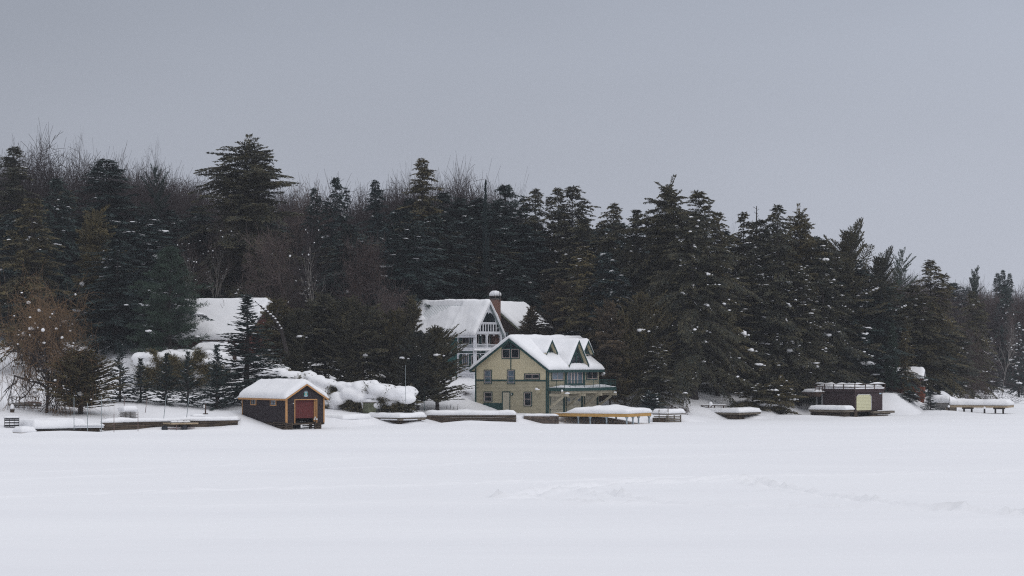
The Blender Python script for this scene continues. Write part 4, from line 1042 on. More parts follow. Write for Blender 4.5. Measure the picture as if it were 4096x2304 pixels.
    for (x0, y0), (x1, y1) in zip(path[:-1], path[1:]):
        for k in range(6):
            z = ztf + .12 + (zt - ztf - .12) * k / 5
            rl.tube((x0, y0, z), (x1, y1, z), .036 if k == 5 else .022, None, 6)
    pts = [(bx0 + .1, .03), (bx0 + b * .5, .03), (bx1 - .05, .03)] + [(bx1 - .05, .03 + (L + .07) * f) for f in (.10, .20, .38, .55, .67, .8, .9, 1)] + [(bx0 + b * .4, L + .1)]
    for x, y in pts: rl.tube((x, y, zbf), (x, y, zt), .035, None, 6)
    rl.build('railing', M['trim_green'], bo)
    # carrying beams and diagonal braces
    bm_ = MB()
    bm_.box(bx1 - .5, bx1 - .25, -.05, L + .2, zf(947), zbf - .005)
    ys_ = [.35, L * .35, L * .68, L - .35]
    for y in ys_:
        for dx in (-.14, .06):
            bm_.box(bx0, bx1 + .28, y + dx, y + dx + .09, zf(985), zf(949))
    bm_.build('beam', M['beam_beige'], bo)
    for y in ys_:
        MB().beam((bx0 + .08, y, 1.75), (bx1 - .45, y, zf(985) - .02), .16, .26).build('brace', M['beam_beige'], bo)
    V, Fc = blobs(np.array([[bx1 + .1, ys_[0], zf(940)], [bx1 - .4, .0, zf(905)], [bx1 + .1, ys_[3], zf(942)]]), np.array([[.35, .2, .12], [.15, .15, .15], [.4, .2, .1]]), np.random.RandomState(3), ICO2, .04)
    link(np_mesh('beam_snow', V, Fc), 'beam_snow', M['snow'], bo, True)
    # main roof
    pitch = (zr - ze) / (Wd / 2)
    gable_roof(T, 0, Wd, 0, L, ze, zr, ov=.5, gov=.45, fasc=.30, soffit='siding_cream', snow_t=.5, seed=5)
    # narrower rear part carrying the ridge on
    Lx = 4.6
    rr0, rr1 = xr - 1.3, xr + 1.3
    mb = MB(); mb.prism([(rr0 - .6, L, 5), (rr1 + .6, L, 5), (rr1, L, 8.2), (xr, L, zr - .15), (rr0, L, 8.2)], (0, Lx, 0)); mb.build('rear_wing', M['siding_tan'], T)
    P = gable_grid(rr0 - .3, xr, rr1 + .3, 7.9, zr + .10, 7.9, L + .2, L + Lx); snow_over('rear_roof_snow', P, .5, T, er=.5, push=.05, seed=6)
    # dormers on the right slope
    def dormer(xf, yc, hw, zeave, zpk, zsill, wide_win, big=False):
        D = MB(); back = xr + .2
        for sg in (-1, 1):
            D.prism([(xf + .45, yc + sg * (hw + .25), zeave - .1), (xf + .45, yc, zpk), (xf + .45, yc, zpk + .12), (xf + .45, yc + sg * (hw + .25), zeave + .02)], (back - xf - .45, 0, 0))
        dro = D.build('dormer', M['siding_cream'], T)
        fb = MB()
        for sg in (-1, 1):
            fb.prism([(xf + .452, yc + sg * (hw + .27), zeave - .28), (xf + .452, yc, zpk - .2), (xf + .452, yc, zpk + .14), (xf + .452, yc + sg * (hw + .27), zeave + .06)], (.06, 0, 0))
        FWd = Wall((xf, 0, 0), (0, 1, 0), (1, 0, 0))
        FWd.poly(fb, [(yc - hw, zsill - .1), (yc + hw, zsill - .1), (yc + hw, zeave), (yc, zpk - .1), (yc - hw, zeave)], -.4, .02)
        fb.build('dormer_front', M['trim_green'], dro)
        pn = MB()
        zz0 = zeave + .18 if not big else zeave + .12
        top = zpk - .55
        for sg in (-1, 1):
            FWd.poly(pn, [(yc + sg * .10, zz0), (yc + sg * (hw * .74), zz0), (yc + sg * .10, top)], .021, .05)
        pn.build('pane', M['glass'], dro)
        if not big:
            w = window(FWd, dro, yc - hw * .8, yc + hw * .8, zsill, zeave + .02, tw=.07, cols=3, deep=.06, glass='glass_curtain')
        else:
            cv = MB()
            for sg in (-1, 1): FWd.box(cv, yc + sg * .12 - (0 if sg > 0 else hw * .55), yc + sg * .12 + (hw * .55 if sg > 0 else 0), zsill + .1, zeave - .18, .021, .04)
            cv.build('pane', M['glass_curtain'], dro)
            mu = MB()
            mu.beam((xf + .06, yc, top - .9), (xf + .06, yc - hw * .55, zz0 + .7), .08, .12); mu.beam((xf + .06, yc, top - .9), (xf + .06, yc + hw * .42, zz0 + 1.0), .08, .12)
            FWd.box(mu, yc - .1, yc + .1, zz0 - .1, top - .8, .03, .09)
            mu.build('mullion', M['trim_green'], dro)
            led = blobs(np.array([[xf + .1, yc - hw * .42, zz0 + .04], [xf + .1, yc + hw * .40, zz0 + .04]]), np.array([[.08, hw * .3, .06], [.08, hw * .3, .06]]), np.random.RandomState(1), ICO2, 0)
            for c in (0,): pass
        # snow on the dormer roof
        nx = max(6, int((xf + .45 - back) / .25)); xs_ = np.linspace(back, xf + .50, nx); h = hw + .27
        yy = np.concatenate([np.linspace(-h, 0, 10), np.linspace(0, h, 10)[1:]])
        P = np.zeros((len(yy), nx, 3)); P[..., 0] = xs_[None]; P[..., 1] = (yc + yy)[:, None]; P[..., 2] = (zpk + .15 - (zpk - zeave + .12) * np.abs(yy) / h)[:, None]
        snow_over('dormer_snow', P, .24, dro, er=.35, push=.02, nz=.1, seed=int(yc * 3))
    dormer(Wd - 1.9, 3.35, 1.05, 8.55, 10.1, 8.0, .8)
    dormer(Wd + .12, us(1572), 2.15, 7.0, 10.08, 6.35, 1.5, big=True)
    dormer(Wd - 1.35, 11.2, 1.05, 8.5, 10.05, 7.75, .8)
    return T
cream_boathouse()

# ------------------------------------------------------------------ white gabled house
def white_house():
    PH = 48.0; Yc = 322.0; s = F / Yc
    org = (WX(1899.5, Yc), Yc, 0.0)
    T = thing('house', 'green house with white two level porch and steep snowy gable behind the cream boathouse', 'house', org, PH)
    def zf(v): return WZ(1120 + v / 3.623, Yc)
    kx = s * math.cos(R(PH)); ky = s * math.sin(R(PH))
    def ux(v): return (v - 1085) / 3.623 / kx
    def uy(v): return (1085 - v) / 3.623 / ky
    Wd = ux(1468); Pd = uy(822); L = 13.0
    ze, zr = 11.3, 15.25; xr = Wd / 2
    # body set back behind the porch
    b = MB(); b.prism([(.0, Pd, 4.4), (Wd, Pd, 4.4), (Wd, Pd, ze), (xr, Pd, zr - .2), (0, Pd, ze)], (0, L - Pd, 0)); b.box(.9, Wd - .2, 1.7, Pd, 4.6, ze)
    body = b.build('wall', M['green_wall'], T)
    LWb = Wall((0, 0, 0), (0, 1, 0), (-1, 0, 0)); LW = LWb; FW = Wall((0, 0, 0), (1, 0, 0), (0, -1, 0))
    cl = MB(); clapboard(LW, cl, Pd, L, 4.5, ze - .1, .2); cl.build('clapboards', M['green_wall'], body)
    BW = Wall((.9, 0, 0), (0, 1, 0), (-1, 0, 0)); BF = Wall((0, 1.7, 0), (1, 0, 0), (0, -1, 0))
    # windows inside the porch
    window(BW, T, 1.9, Pd - .1, zf(1250), zf(1068), trim='frame_white', cols=3, glass='glass_curtain'); window(BW, T, 1.8, Pd - .1, zf(925), zf(780), trim='frame_white', cols=2)
    for u0, u1 in ((1.05, 2.6), (3.1, 4.8)):
        window(BF, T, u0, min(u1, Wd - .4), zf(925), zf(775), trim='frame_white', cols=2, glass='glass'); window(BF, T, u0, min(u1, Wd - .4), zf(1240), zf(1090), trim='frame_white', cols=2, glass='glass')
    # gable front panel
    g = MB(); c3 = [(xr - (xr + .1) * (15.1 - z) / (15.1 - ze + .1), z) for z in (ze,)]
    def hw(z): return (zr - z) / (zr - ze) * xr
    FW.poly(g, [(0.02, ze), (Wd - .02, ze), (xr, zr - .05)], -.12, 0)
    gp = g.build('gable_panel', M['white_paint'], T)
    dk = MB()
    zA, zB = zf(612), zf(465)
    arch = [(xr - hw(zA) * .80, zA), (xr + hw(zA) * .80, zA)]
    for k in range(1, 8):
        t = k / 8; z = zA + (zB - zA) * math.sin(t * PI / 2 * 1.0) ; arch.append((xr + hw(zA) * .80 * math.cos(t * PI / 2), z))
    arch.append((xr, zB))
    for k in range(7, 0, -1):
        t = k / 8; z = zA + (zB - zA) * math.sin(t * PI / 2); arch.append((xr - hw(zA) * .80 * math.cos(t * PI / 2), z))
    FW.poly(dk, arch, .001, .02)
    zC, zD = zf(742), zf(640)
    cells = [(-.93, -.70, 0, .45), (-.86, -.70, .55, 1), (-.62, -.48, 0, 1), (-.38, -.26, 0, 1), (-.18, -.04, 0, 1), (.04, .18, 0, 1), (.26, .38, 0, 1), (.48, .62, 0, 1), (.70, .93, 0, .45), (.70, .86, .55, 1)]
    for a, c, e, f in cells:
        q = 2.35; FW.box(dk, xr + a * q, xr + c * q, zC + (zD - zC) * e, zC + (zD - zC) * f, .001, .02)
    dk.build('opening', M['glass'], gp)
    bd = MB(); FW.box(bd, 0, Wd, ze - .12, ze + .10, -.13, .05); FW.box(bd, xr - hw(12.65), xr + hw(12.65), 12.55, 12.72, .0, .05); bd.tube(FW.p(xr, zB + .05, .06), FW.p(xr, zB - .18, .06), .07, .07, 8)
    bd.build('moulding', M['white_paint'], gp)
    # posts, floors, arches and balustrades on the two porch sides
    pm = MB(); zfl2, zrail2, zfl1, zrail1 = zf(1008), zf(935), zf(1350), zf(1270)
    for W_, us_ in ((FW, (0.0, ux(1262), Wd)), (LW, (0.0, Pd))):
        for u in us_:
            W_.box(pm, u - .12, u + .12, 4.4, ze - .12, -.24, .0)
    pm.build('porch_post', M['white_paint'], T)
    fl = MB(); fl.box(-.10, Wd + .1, -.10, Pd, zf(1030), zfl2 + .25); fl.box(-.10, Wd + .1, -.10, Pd, zfl1 - .15, zfl1 + .2)
    fl.build('porch_floor', M['white_paint'], T)
    so_ = snow_over('porch_snow', quad_grid((-.5, -.5, zf(1022)), (Wd + .4, -.5, zf(1022)), (Wd + .4, .0, zf(1000)), (-.5, .0, zf(1000))), .10, T, er=.2, nz=.2, push=.02, seed=9)
    for W_, spans in ((FW, ((0, ux(1262)), (ux(1262), Wd))), (LW, ((0, Pd),))):
        for a, c in spans:
            a += .12; c -= .12
            for ztop, zbot, zr_ in ((ze - .12, zfl2 + .25, zrail2), (zf(1062) + .02, zfl1 + .2, zrail1)):
                m = MB(); rad = .62
                for u0, sg in ((a, 1), (c, -1)):      # rounded corner brackets
                    pts = [(u0, ztop), (u0 + sg * rad, ztop)] + [(u0 + sg * (rad - rad * math.sin(k / 6 * PI / 2)), ztop - rad + rad * math.cos(k / 6 * PI / 2)) for k in range(1, 6)] + [(u0, ztop - rad)]
                    W_.poly(m, pts, -.16, -.06)
                W_.box(m, a, c, ztop - .08, ztop + .02, -.17, -.05)
                m.tube(W_.p((a + c) / 2, ztop - .05, -.1), W_.p((a + c) / 2, ztop - .28, -.1), .07, .09, 8)
                m.build('arch_bracket', M['white_paint'], T)
                r = MB(); W_.box(r, a, c, zr_ - .05, zr_ + .04, -.17, -.05); W_.box(r, a, c, zbot + .02, zbot + .10, -.17, -.05)
                n = int((c - a) / .20)
                for k in range(n):
                    u = a + (c - a) * (k + .5) / n; W_.box(r, u - .035, u + .035, zbot + .1, zr_ - .05, -.14, -.08)
                r.build('balustrade', M['white_paint'], T)
    low = MB(); LW.box(low, 0, Pd, zf(1395), zfl1 - .15, -.1, .02); FW.box(low, 0, Wd, zf(1395), zfl1 - .15, -.1, .02); LW.box(low, 0.1, Pd - .1, 4.3, zf(1395), -.12, -.05)
    low.build('skirt_board', M['white_paint'], T)
    # roof; the snow has slid off a strip of the metal near the ridge
    def tm(P):
        x, y = P[..., 0], P[..., 1]
        left = (x < xr - .15)
        m = np.ones(x.shape)
        n = snoise(x, y, 31, f0=1.1) * .25
        d = (xr - x)
        bare = (y > 4.6 + n) & (y < 11.0 + n) & left & (d < .95 + .5 * np.sin(y * .8) + n) & (d > .12)
        m[bare] = -.25
        low = (y > 4.8) & (y < 5.6 + n) & left & (x < -.12)
        m[low] = -.25
        m *= 1 + .25 * snoise(x * 1.2, y, 33, f0=.9)
        thin = left & (y > 4.4); m[thin & (m > 0)] *= .75
        return m
    rf_ = gable_roof(T, 0, Wd, 0, L, ze, zr, ov=.35, gov=.4, fasc=.25, rmat='roof_metal', trim='white_paint', snow_t=.45, tmul=tm, seed=8)
    se = MB()
    for k in range(44):
        y = .2 + k * .29; sl = (zr - ze) / xr
        se.beam((-.33, y, ze - sl * .33 + .16), (xr - .04, y, zr + .12), .03, .05)
    se.build('seam', M['roof_metal'], rf_)
    # chimney
    cp = w2l(PH, org, (WX(1981, 327), 327, 0)); ct = WZ(1120 + 283 / 3.623, 327)
    ch = MB(); ch.box(cp.x - .52, cp.x + .52, cp.y - .52, cp.y + .52, 9, ct); cho = ch.build('chimney', M['brick'], T)
    cc = MB(); cc.box(cp.x - .6, cp.x + .6, cp.y - .6, cp.y + .6, ct + .002, ct + .12)
    for i in (-1, 1):
        for j in (-1, 1): cc.tube((cp.x + i * .5, cp.y + j * .5, ct + .1), (cp.x + i * .5, cp.y + j * .5, ct + .45), .03, None, 6)
    cc.box(cp.x - .56, cp.x + .56, cp.y - .56, cp.y + .56, ct + .44, ct + .5); cc.build('chimney_cap', M['concrete'], cho)
    MB().tube((cp.x + .2, cp.y - .6, ct - .3), (cp.x + .2, cp.y - .6, ct + 1.2), .03, None, 6).build('chimney_rod', M['black_metal'], cho)
    snow_over('chimney_snow', quad_grid((cp.x - .58, cp.y - .58, ct + .51), (cp.x + .58, cp.y - .58, ct + .51), (cp.x + .58, cp.y + .58, ct + .51), (cp.x - .58, cp.y + .58, ct + .51), .08), .68, cho, er=.38, push=.02, nz=.06, seed=3, edge=.45)
white_house()

# ------------------------------------------------------------------ brown cottage behind the chimney
def brown_cottage():
    TH = 33.0; Yc = 338.0; s = F / Yc
    Wd = 8.2; L = 7.0
    cxr = 1600 + 1730 / 3.623
    org = (WX(cxr, Yc) - Wd * math.cos(R(TH)), Yc + Wd * math.sin(R(TH)), 0)
    T = thing('cottage', 'brown board cottage with thick roof snow and green edged rake, right of the brick chimney', 'cottage', org, -TH)
    ze = WZ(1120 + 690 / 3.623, Yc); zr = ze + 3.1
    m = MB(); m.prism([(0, 0, 5), (Wd, 0, 5), (Wd, 0, ze), (Wd / 2, 0, zr), (0, 0, ze)], (0, L, 0)); m.build('wall', M['old_brown'], T)
    FW = Wall((0, 0, 0), (1, 0, 0), (0, -1, 0))
    n = MB()
    for k in range(1, 34):
        u = Wd * k / 34; FW.box(n, u - .02, u + .02, 5, ze + (zr - ze) * (1 - abs(u - Wd / 2) / (Wd / 2)) - .05, .0, .03)
    n.build('battens', M['old_brown'], T)
    window(FW, T, 4.6, 6.4, ze - 2.3, ze - .6, cols=2, rows=2, trim='trim_green', frame='frame_white', glass='glass_curtain')
    gable_roof(T, 0, Wd, 0, L, ze, zr, ov=.5, gov=.9, fasc=.22, soffit='old_brown', trim='shed_green', snow_t=.55, seed=12)
brown_cottage()

# ------------------------------------------------------------------ log cabin, upper left
def log_cabin():
    TH = 28.0; Yc = 316.0; s = F / Yc
    org = (WX(655, 323), 323.0, 0)
    T = thing('cabin', 'dark red log cabin under a broad smooth snow roof, behind the tall dense spruce', 'cabin', org, -TH)
    Wd = 13.0; L = 10.5
    ze, zr = 10.75, 15.1
    b = MB(); b.prism([(0, 0, 7), (0, 0, ze), (0, L / 2, zr - .3), (0, L, ze), (0, L, 7)], (Wd, 0, 0)); b.build('wall', M['red_wall'], T)
    FW = Wall((0, 0, 0), (1, 0, 0), (0, -1, 0))
    lg = MB()
    for k in range(13): lg.tube((0, -.02, 7.2 + k * .26), (Wd, -.02, 7.2 + k * .26), .14, None, 8)
    lg.build('logs', M['red_wall'], T)
    FW.box(MB(), -.2, Wd + .2, ze - .35, ze - .08, .12, .2).build('eave_beam', M['old_brown'], T)
    u0 = (825 - 655) / (F / 320) / math.cos(R(TH)) ; window(FW, T, u0, u0 + 2.3, 8.9, 10.2, trim='frame_white', frame='frame_white', cols=3, tw=.08, deep=.22, glass='glass_curtain')
    # roof with its ridge along the wall
    sl = (zr - ze) / (L / 2); ov = .7
    r = MB(); r.prism([(-.5, -ov, ze - sl * ov), (-.5, L / 2, zr), (-.5, L / 2, zr + .15), (-.5, -ov, ze - sl * ov + .15)], (Wd + 1, 0, 0)); r.prism([(-.5, L + ov, ze - sl * ov), (-.5, L / 2, zr), (-.5, L / 2, zr + .15), (-.5, L + ov, ze - sl * ov + .15)], (Wd + 1, 0, 0))
    r.build('roof', M['shingle'], T)
    P = gable_grid(-ov - .05, L / 2, L + ov + .05, ze - sl * ov + .16, zr + .16, ze - sl * ov + .16, 0, 1)
    xs_ = np.linspace(-.55, Wd + .55, 60)
    G = np.zeros((P.shape[0], 60, 3)); G[..., 1] = P[:, :1, 0]; G[..., 2] = P[:, :1, 2]; G[..., 0] = xs_[None]
    snow_over('roof_snow', G, .72, T, er=.45, push=.04, nz=.03, seed=14, edge=.65)
log_cabin()
def garden_shed():
    TH = 28.0
    org = (WX(770, 309), 309.0, tz(800, 309) - .3)
    T = thing('shed', 'low shed buried in snow below the log cabin window, only its snow roof showing', 'shed', org, -TH)
    Wd, L = 4.6, 3.2
    m = MB(); m.prism([(0, 0, 0), (0, 0, 1.4), (0, L / 2, 2.1), (0, L, 1.4), (0, L, 0)], (Wd, 0, 0)); m.build('wall', M['old_brown'], T)
    P = gable_grid(-.35, L / 2, L + .35, 1.25, 2.15, 1.25, 0, 1); xs_ = np.linspace(-.35, Wd + .35, 24)
    G = np.zeros((P.shape[0], 24, 3)); G[..., 1] = P[:, :1, 0]; G[..., 2] = P[:, :1, 2]; G[..., 0] = xs_[None]
    snow_over('roof_snow', G, .55, T, er=.6, push=.08, nz=.08, seed=15)
garden_shed()

# ------------------------------------------------------------------ brown boathouse with red door
def brown_boathouse():
    PH = 36.0; Yc = 268.0; s = F / Yc
    org = (WX(1145, Yc), Yc, 0.0)
    T = thing('boathouse', 'small dark brown boathouse with orange trim, a half raised red door and crest sign', 'boathouse', org, PH)
    kx = s * math.cos(R(PH)); ky = s * math.sin(R(PH))
    Wd = 143.6 / kx; L = 207.7 / ky
    def zf(v): return WZ(1480 + v / 5.152, Yc)
    def ux(v): return (v - 1365) / (2105 - 1365) * Wd
    def uy(v): return (1365 - v) / (1365 - 295) * L
    FW = Wall((0, 0, 0), (1, 0, 0), (0, -1, 0)); LW = Wall((0, 0, 0), (0, 1, 0), (-1, 0, 0)); RW = Wall((Wd, 0, 0), (0, 1, 0), (1, 0, 0))
    ze, zb, zr = 3.50, zf(1092), 4.98; xr = Wd / 2
    d0, d1, dz = ux(1535), ux(1950), zf(622)
    w = MB(); t = .12
    LW.box(w, 0, L, zb, ze, -t, 0); RW.box(w, 0, L, zb, ze, -t, 0)
    FW.box(w, t, d0, zb, dz, -t, 0); FW.box(w, d1, Wd - t, zb, dz, -t, 0)
    FW.poly(w, [(t, dz), (Wd - t, dz), (Wd - t, ze), (Wd, ze), (xr, zr), (0, ze), (t, ze)], -t, 0)
    w.box(t, Wd - t, L - t, L, zb, ze); w.prism([(0, L - t, ze), (Wd, L - t, ze), (xr, L - t, zr)], (0, t, 0))
    wall = w.build('wall', M['brown_wall'], T)
    cl = MB(); clapboard(LW, cl, 0, L, zb, ze, .13); clapboard(FW, cl, 0, d0, zb, dz, .13); clapboard(FW, cl, d1, Wd, zb, dz, .13)
    k = 0; z = dz
    while z < zr - .15:
        hwz = xr if z + .13 < ze else xr * (zr - z - .13) / (zr - ze)
        clapboard(FW, cl, xr - hwz, xr + hwz, z, z + .13, .13); z += .13
    cl.build('shingle_courses', M['brown_wall'], wall)
    tr = MB()
    FW.box(tr, -.035, .13, zb - .05, ze, .031, .06); LW.box(tr, -.06, .13, zb - .05, ze, .031, .062); LW.box(tr, L - .12, L, zb, ze, .031, .06); FW.box(tr, Wd - .13, Wd + .03, zb - .02, ze, .031, .06)
    tr.build('corner_board', M['cedar_trim'], T)
    df = MB(); FW.box(df, d0 - .10, d0, zb - .05, dz, -.13, .05); FW.box(df, d1, d1 + .10, zb - .05, dz, -.13, .05); FW.box(df, d0 - .10, d1 + .10, dz, dz + .10, -.13, .055)
    FW.box(df, d1 - .16, d1, zb + .1, dz, -.45, -.13); FW.box(df, d0, d0 + .03, zb + .1, dz, -.45, -.13)
    dfo = df.build('door_frame', M['cedar_trim'], T)
    dl = MB()
    n = 9
    for k in range(n):
        a = d0 + .04 + (d1 - d0 - .2) * k / n; FW.box(dl, a, a + (d1 - d0 - .2) / n - .012, zf(1000), dz - .02, -.34, -.30)
    FW.box(dl, d0 + .04, d1 - .16, zf(1000), dz - .02, -.37, -.34)
    dl.build('door', M['red_door'], T)
    br = MB(); br.beam(FW.p(d1 - .05, zf(975), -.1), FW.p(d1 - .22, zf(1035), -.1), .1, .1); FW.box(br, d1 - .1, d1 + .1, zf(1035), zf(1010), .02, .12); br.build('bracket', M['lamp_white'], T)
    for a, c in ((995, 1137), (515, 655)):
        u1, u0 = uy(a), uy(c)
        wn_ = window(LW, T, u0, u1, zf(745), zf(600), trim='cedar_trim', frame='brown_wall', tw=.09, fw=.03, cols=2, rows=2, deep=.11, glass='glass' if a < 600 else 'glass_curtain')
    for v in (1240, 405):
        l_ = MB(); c = LW.p(uy(v), zf(600), .12); l_.beam(LW.p(uy(v) - .15, zf(590), .2), LW.p(uy(v) + .15, zf(580), .2), .1, .14); l_.beam(LW.p(uy(v) - .08, zf(608), .25), LW.p(uy(v) + .12, zf(598), .28), .12, .1)
        l_.build('flood_lamp', M['lamp_white'], T)
    l_ = MB(); l_.tube(FW.p(ux(1495), zf(690), .03), FW.p(ux(1495), zf(690), .16), .06, .04, 8); l_.build('wall_lamp', M['lamp_white'], T)
    # sign: dark board with rounded head, green field, pale band and cream emblem
    su, sz = ux(1741), zf(492); hw_, hh = .29, .30
    def arch_pts(w_, zlo, zc, r): return [(su - w_, zlo), (su + w_, zlo)] + [(su + r * math.cos(k / 12 * PI), zc + r * math.sin(k / 12 * PI)) for k in range(0, 13)]
    sg = MB(); FW.poly(sg, arch_pts(.31, sz - .36, sz + .02, .31), .035, .06); sgo = sg.build('sign', M['dark_void'], T)
    q = MB(); FW.poly(q, arch_pts(.25, sz - .22, sz - .0, .25), .061, .070); q.build('sign_field', M['sign_green'], sgo)
    q = MB(); pts = [(su + .17 * math.cos(k / 10 * PI), sz + .06 + .16 * math.sin(k / 10 * PI)) for k in range(11)] + [(su + .12 * math.cos(k / 10 * PI), sz + .05 + .11 * math.sin(k / 10 * PI)) for k in range(10, -1, -1)]
    FW.poly(q, pts, .071, .078); FW.box(q, su - .27, su + .27, sz - .29, sz - .22, .0705, .079); q.build('sign_band', M['sign_blue'], sgo)
    q = MB(); FW.poly(q, [(su - .13, sz - .17), (su + .13, sz - .17), (su + .07, sz - .05), (su + .08, sz + .06), (su, sz + .12), (su - .08, sz + .06), (su - .07, sz - .05)], .0712, .08); q.build('sign_emblem', M['sign_tan'], sgo)
    q = MB()
    for k in range(8):
        a = PI * (.12 + .76 * k / 7); x, z = su + .275 * math.cos(a), sz + .02 + .275 * math.sin(a)
        FW.box(q, x - .022, x + .022, z - .024, z + .024, .0605, .066)
    for k in range(6): FW.box(q, su - .15 + k * .052, su - .15 + k * .052 + .036, sz - .345, sz - .305, .0605, .066)
    q.build('sign_lettering', M['frame_white'], sgo)
    # cribwork under the house
    cr = MB()
    for (xa, xb) in ((-.15, .75), (d1 - .25, Wd - .45)):
        for k in range(4):
            z = .02 + k * .19; cr.box(xa, xb, -.12, .06, z, z + .12); cr.box(xa, xa + .16, -.1, 2.6, z + .10, z + .2); cr.box(xb - .16, xb, -.1, 2.6, z + .10, z + .2)
        for x in (xa, xb - .16): cr.box(x, x + .16, -.16, .02, -.2, zb)
    cr.box(-.1, Wd + .1, .1, .3, zb - .22, zb - .01)
    cr.box(.05, .3, .1, L, zb - .25, zb - .01); cr.box(Wd - .3, Wd - .05, .1, L, zb - .25, zb - .01)
    for y in (2.5, 5, 7.5): cr.box(.05, .3, y, y + .25, -.3, zb - .2); cr.box(Wd - .3, Wd - .05, y, y + .25, -.3, zb - .2)
    cr.build('crib', M['timber_dark'], T)
    fl = MB(); fl.box(.2, Wd - .2, L * .5, L - .2, -.1, zb + .05); fl.build('crawl_shade', M['dark_void'], T)  # near-black block stands in for the shade of the crawl space
    gable_roof(T, 0, Wd, 0, L, ze, zr, ov=.30, gov=.32, fasc=.17, rmat='shingle', trim='cedar_trim', snow_t=.52, seed=21, th=.08)
brown_boathouse()

# ------------------------------------------------------------------ flat roofed maroon boathouse with railing
def flat_boathouse():
    PH = 45.0; Yc = 324.0; s = F / Yc
    org = (WX(3418, Yc), Yc, 0.0)
    T = thing('boathouse', 'flat roofed maroon boathouse with roof railing and pale yellow roller door', 'boathouse', org, PH)
    k = s * math.cos(R(PH)); Wd = 132 / k; L = 134.5 / k
    def zf(v): return WZ(1440 + v / 5.152, Yc)
    def ux(v): return (v - 1125) / (1805 - 1125) * Wd
    def uy(v): return (1125 - v) / (1125 - 430) * L
    FW = Wall((0, 0, 0), (1, 0, 0), (0, -1, 0)); LW = Wall((0, 0, 0), (0, 1, 0), (-1, 0, 0))
    zt, zb = zf(618), zf(1050)
    b = MB(); b.box(0, Wd, 0, L, zb, zt); b.build('wall', M['maroon_wall'], T)
    f = MB(); f.box(-.18, Wd + .18, -.18, L + .18, zt + .002, zt + .12); FW.box(f, -.18, Wd + .18, zt - .35, zt, .10, .18); LW.box(f, -.18, L + .18, zt - .28, zt, .10, .18); FW.box(f, -.02, .28, zb, zt - .36, .0, .06)
    fo = f.build('roof', M['maroon_wall'], T)
    snow_over('roof_snow', quad_grid((-.2, -.2, zt + .125), (Wd + .15, -.2, zt + .125), (Wd + .15, L + .15, zt + .125), (-.2, L + .15, zt + .125)), .50, fo, er=.7, push=.02, nz=.25, seed=41, edge=.35)
    rl = MB(); z1 = zf(500); zm = zf(562)
    P = [(-.22, L * 1.08), (-.22, -.22), (Wd + .25, -.22), (Wd + .25, L)]
    for (x0, y0), (x1, y1) in zip(P[:-1], P[1:]):
        rl.beam((x0, y0, z1), (x1, y1, z1), .16, .09); rl.beam((x0, y0, zm), (x1, y1, zm), .05, .08)
    for x, y in [(-.22, L * f) for f in (1.05, .76, .52, .26)] + [(-.22, -.22), (Wd * .34, -.22), (Wd * .66, -.22), (Wd + .25, -.22), (Wd + .25, L * .5)]:
        rl.box(x - .05, x + .05, y - .05, y + .05, zt - .05, z1)
    rlo = rl.build('railing', M['old_brown'], T)
    snow_over('railing_snow', quad_grid((-.1, -.3, z1 + .05), (Wd + .3, -.3, z1 + .05), (Wd + .3, -.14, z1 + .05), (-.1, -.14, z1 + .05), .2), .10, rlo, er=.1, nz=.5, push=0, seed=42)
    snow_over('railing_snow', quad_grid((-.30, -.2, z1 + .05), (-.14, -.2, z1 + .05), (-.14, L, z1 + .05), (-.30, L, z1 + .05), .2), .12, rlo, er=.1, nz=.7, push=0, seed=43)
    # roller door with clipped corners
    d0, d1, dz, db = ux(1168), ux(1520), zf(712), zf(1040); c = .28
    oct_ = [(d0, db), (d1, db), (d1, dz - c), (d1 - c * 1.3, dz), (d0 + c * 1.3, dz), (d0, dz - c)]
    dm = MB(); n = 11
    for i in range(n):
        za = db + (dz - db) * i / n; zc = za + (dz - db) / n - .025; a, e = d0, d1
        if zc > dz - c: q = (zc - (dz - c)) * 1.3; a, e = d0 + q, d1 - q
        FW.box(dm, a, e, za, zc, .03, .06)
    FW.poly(dm, oct_, .01, .035)
    do = dm.build('roller_door', M['garage_yellow'], T)
    fr = MB()
    for (ua, za), (ub, zc) in zip(oct_[1:], oct_[2:] + oct_[:1]):
        if (ua, za) == oct_[-1]: continue
        fr.beam(FW.p(ua, za, .08), FW.p(ub, zc, .08), .05, .05)
    fr.build('door_frame', M['frame_white'], do)
    sd = MB(); LW.ring(sd, uy(537), uy(434), zf(975), zf(678), .08, .0, .06); sdo = sd.build('side_door', M['frame_white'], T); LW.box(MB(), uy(530), uy(441), zf(970), zf(685), .0, .02).build('door_leaf', M['dark_void'], sdo)
    sg = MB(); FW.box(sg, ux(1708), ux(1782), zf(718), zf(678), .01, .05); sgo = sg.build('sign', M['timber_grey'], T)
    q = MB(); FW.box(q, ux(1716), ux(1772), zf(706), zf(690), .051, .058); FW.poly(q, [(ux(1738), zf(712)), (ux(1758), zf(712)), (ux(1748), zf(688))], .0585, .064); q.build('sign_picture', M['sign_blue'], sgo)
    # side deck on the left, sill beams and cribs in front
    dk = MB(); dk.box(-2.4, -.3, L * .75, L * 1.1, zf(705), zf(668)); dk.prism([(-2.4, L * .75, zf(705)), (-.9, L * .75, zf(705)), (-1.4, L * .75, zf(770)), (-2.0, L * .75, zf(740))], (0, 1.5, 0)); dko = dk.build('side_deck', M['old_brown'], T)
    snow_over('deck_snow', quad_grid((-2.4, L * .75, zf(667)), (-.3, L * .75, zf(667)), (-.3, L * 1.1, zf(667)), (-2.4, L * 1.1, zf(667))), .4, dko, er=.3, nz=.1, seed=44)
    r2 = MB()
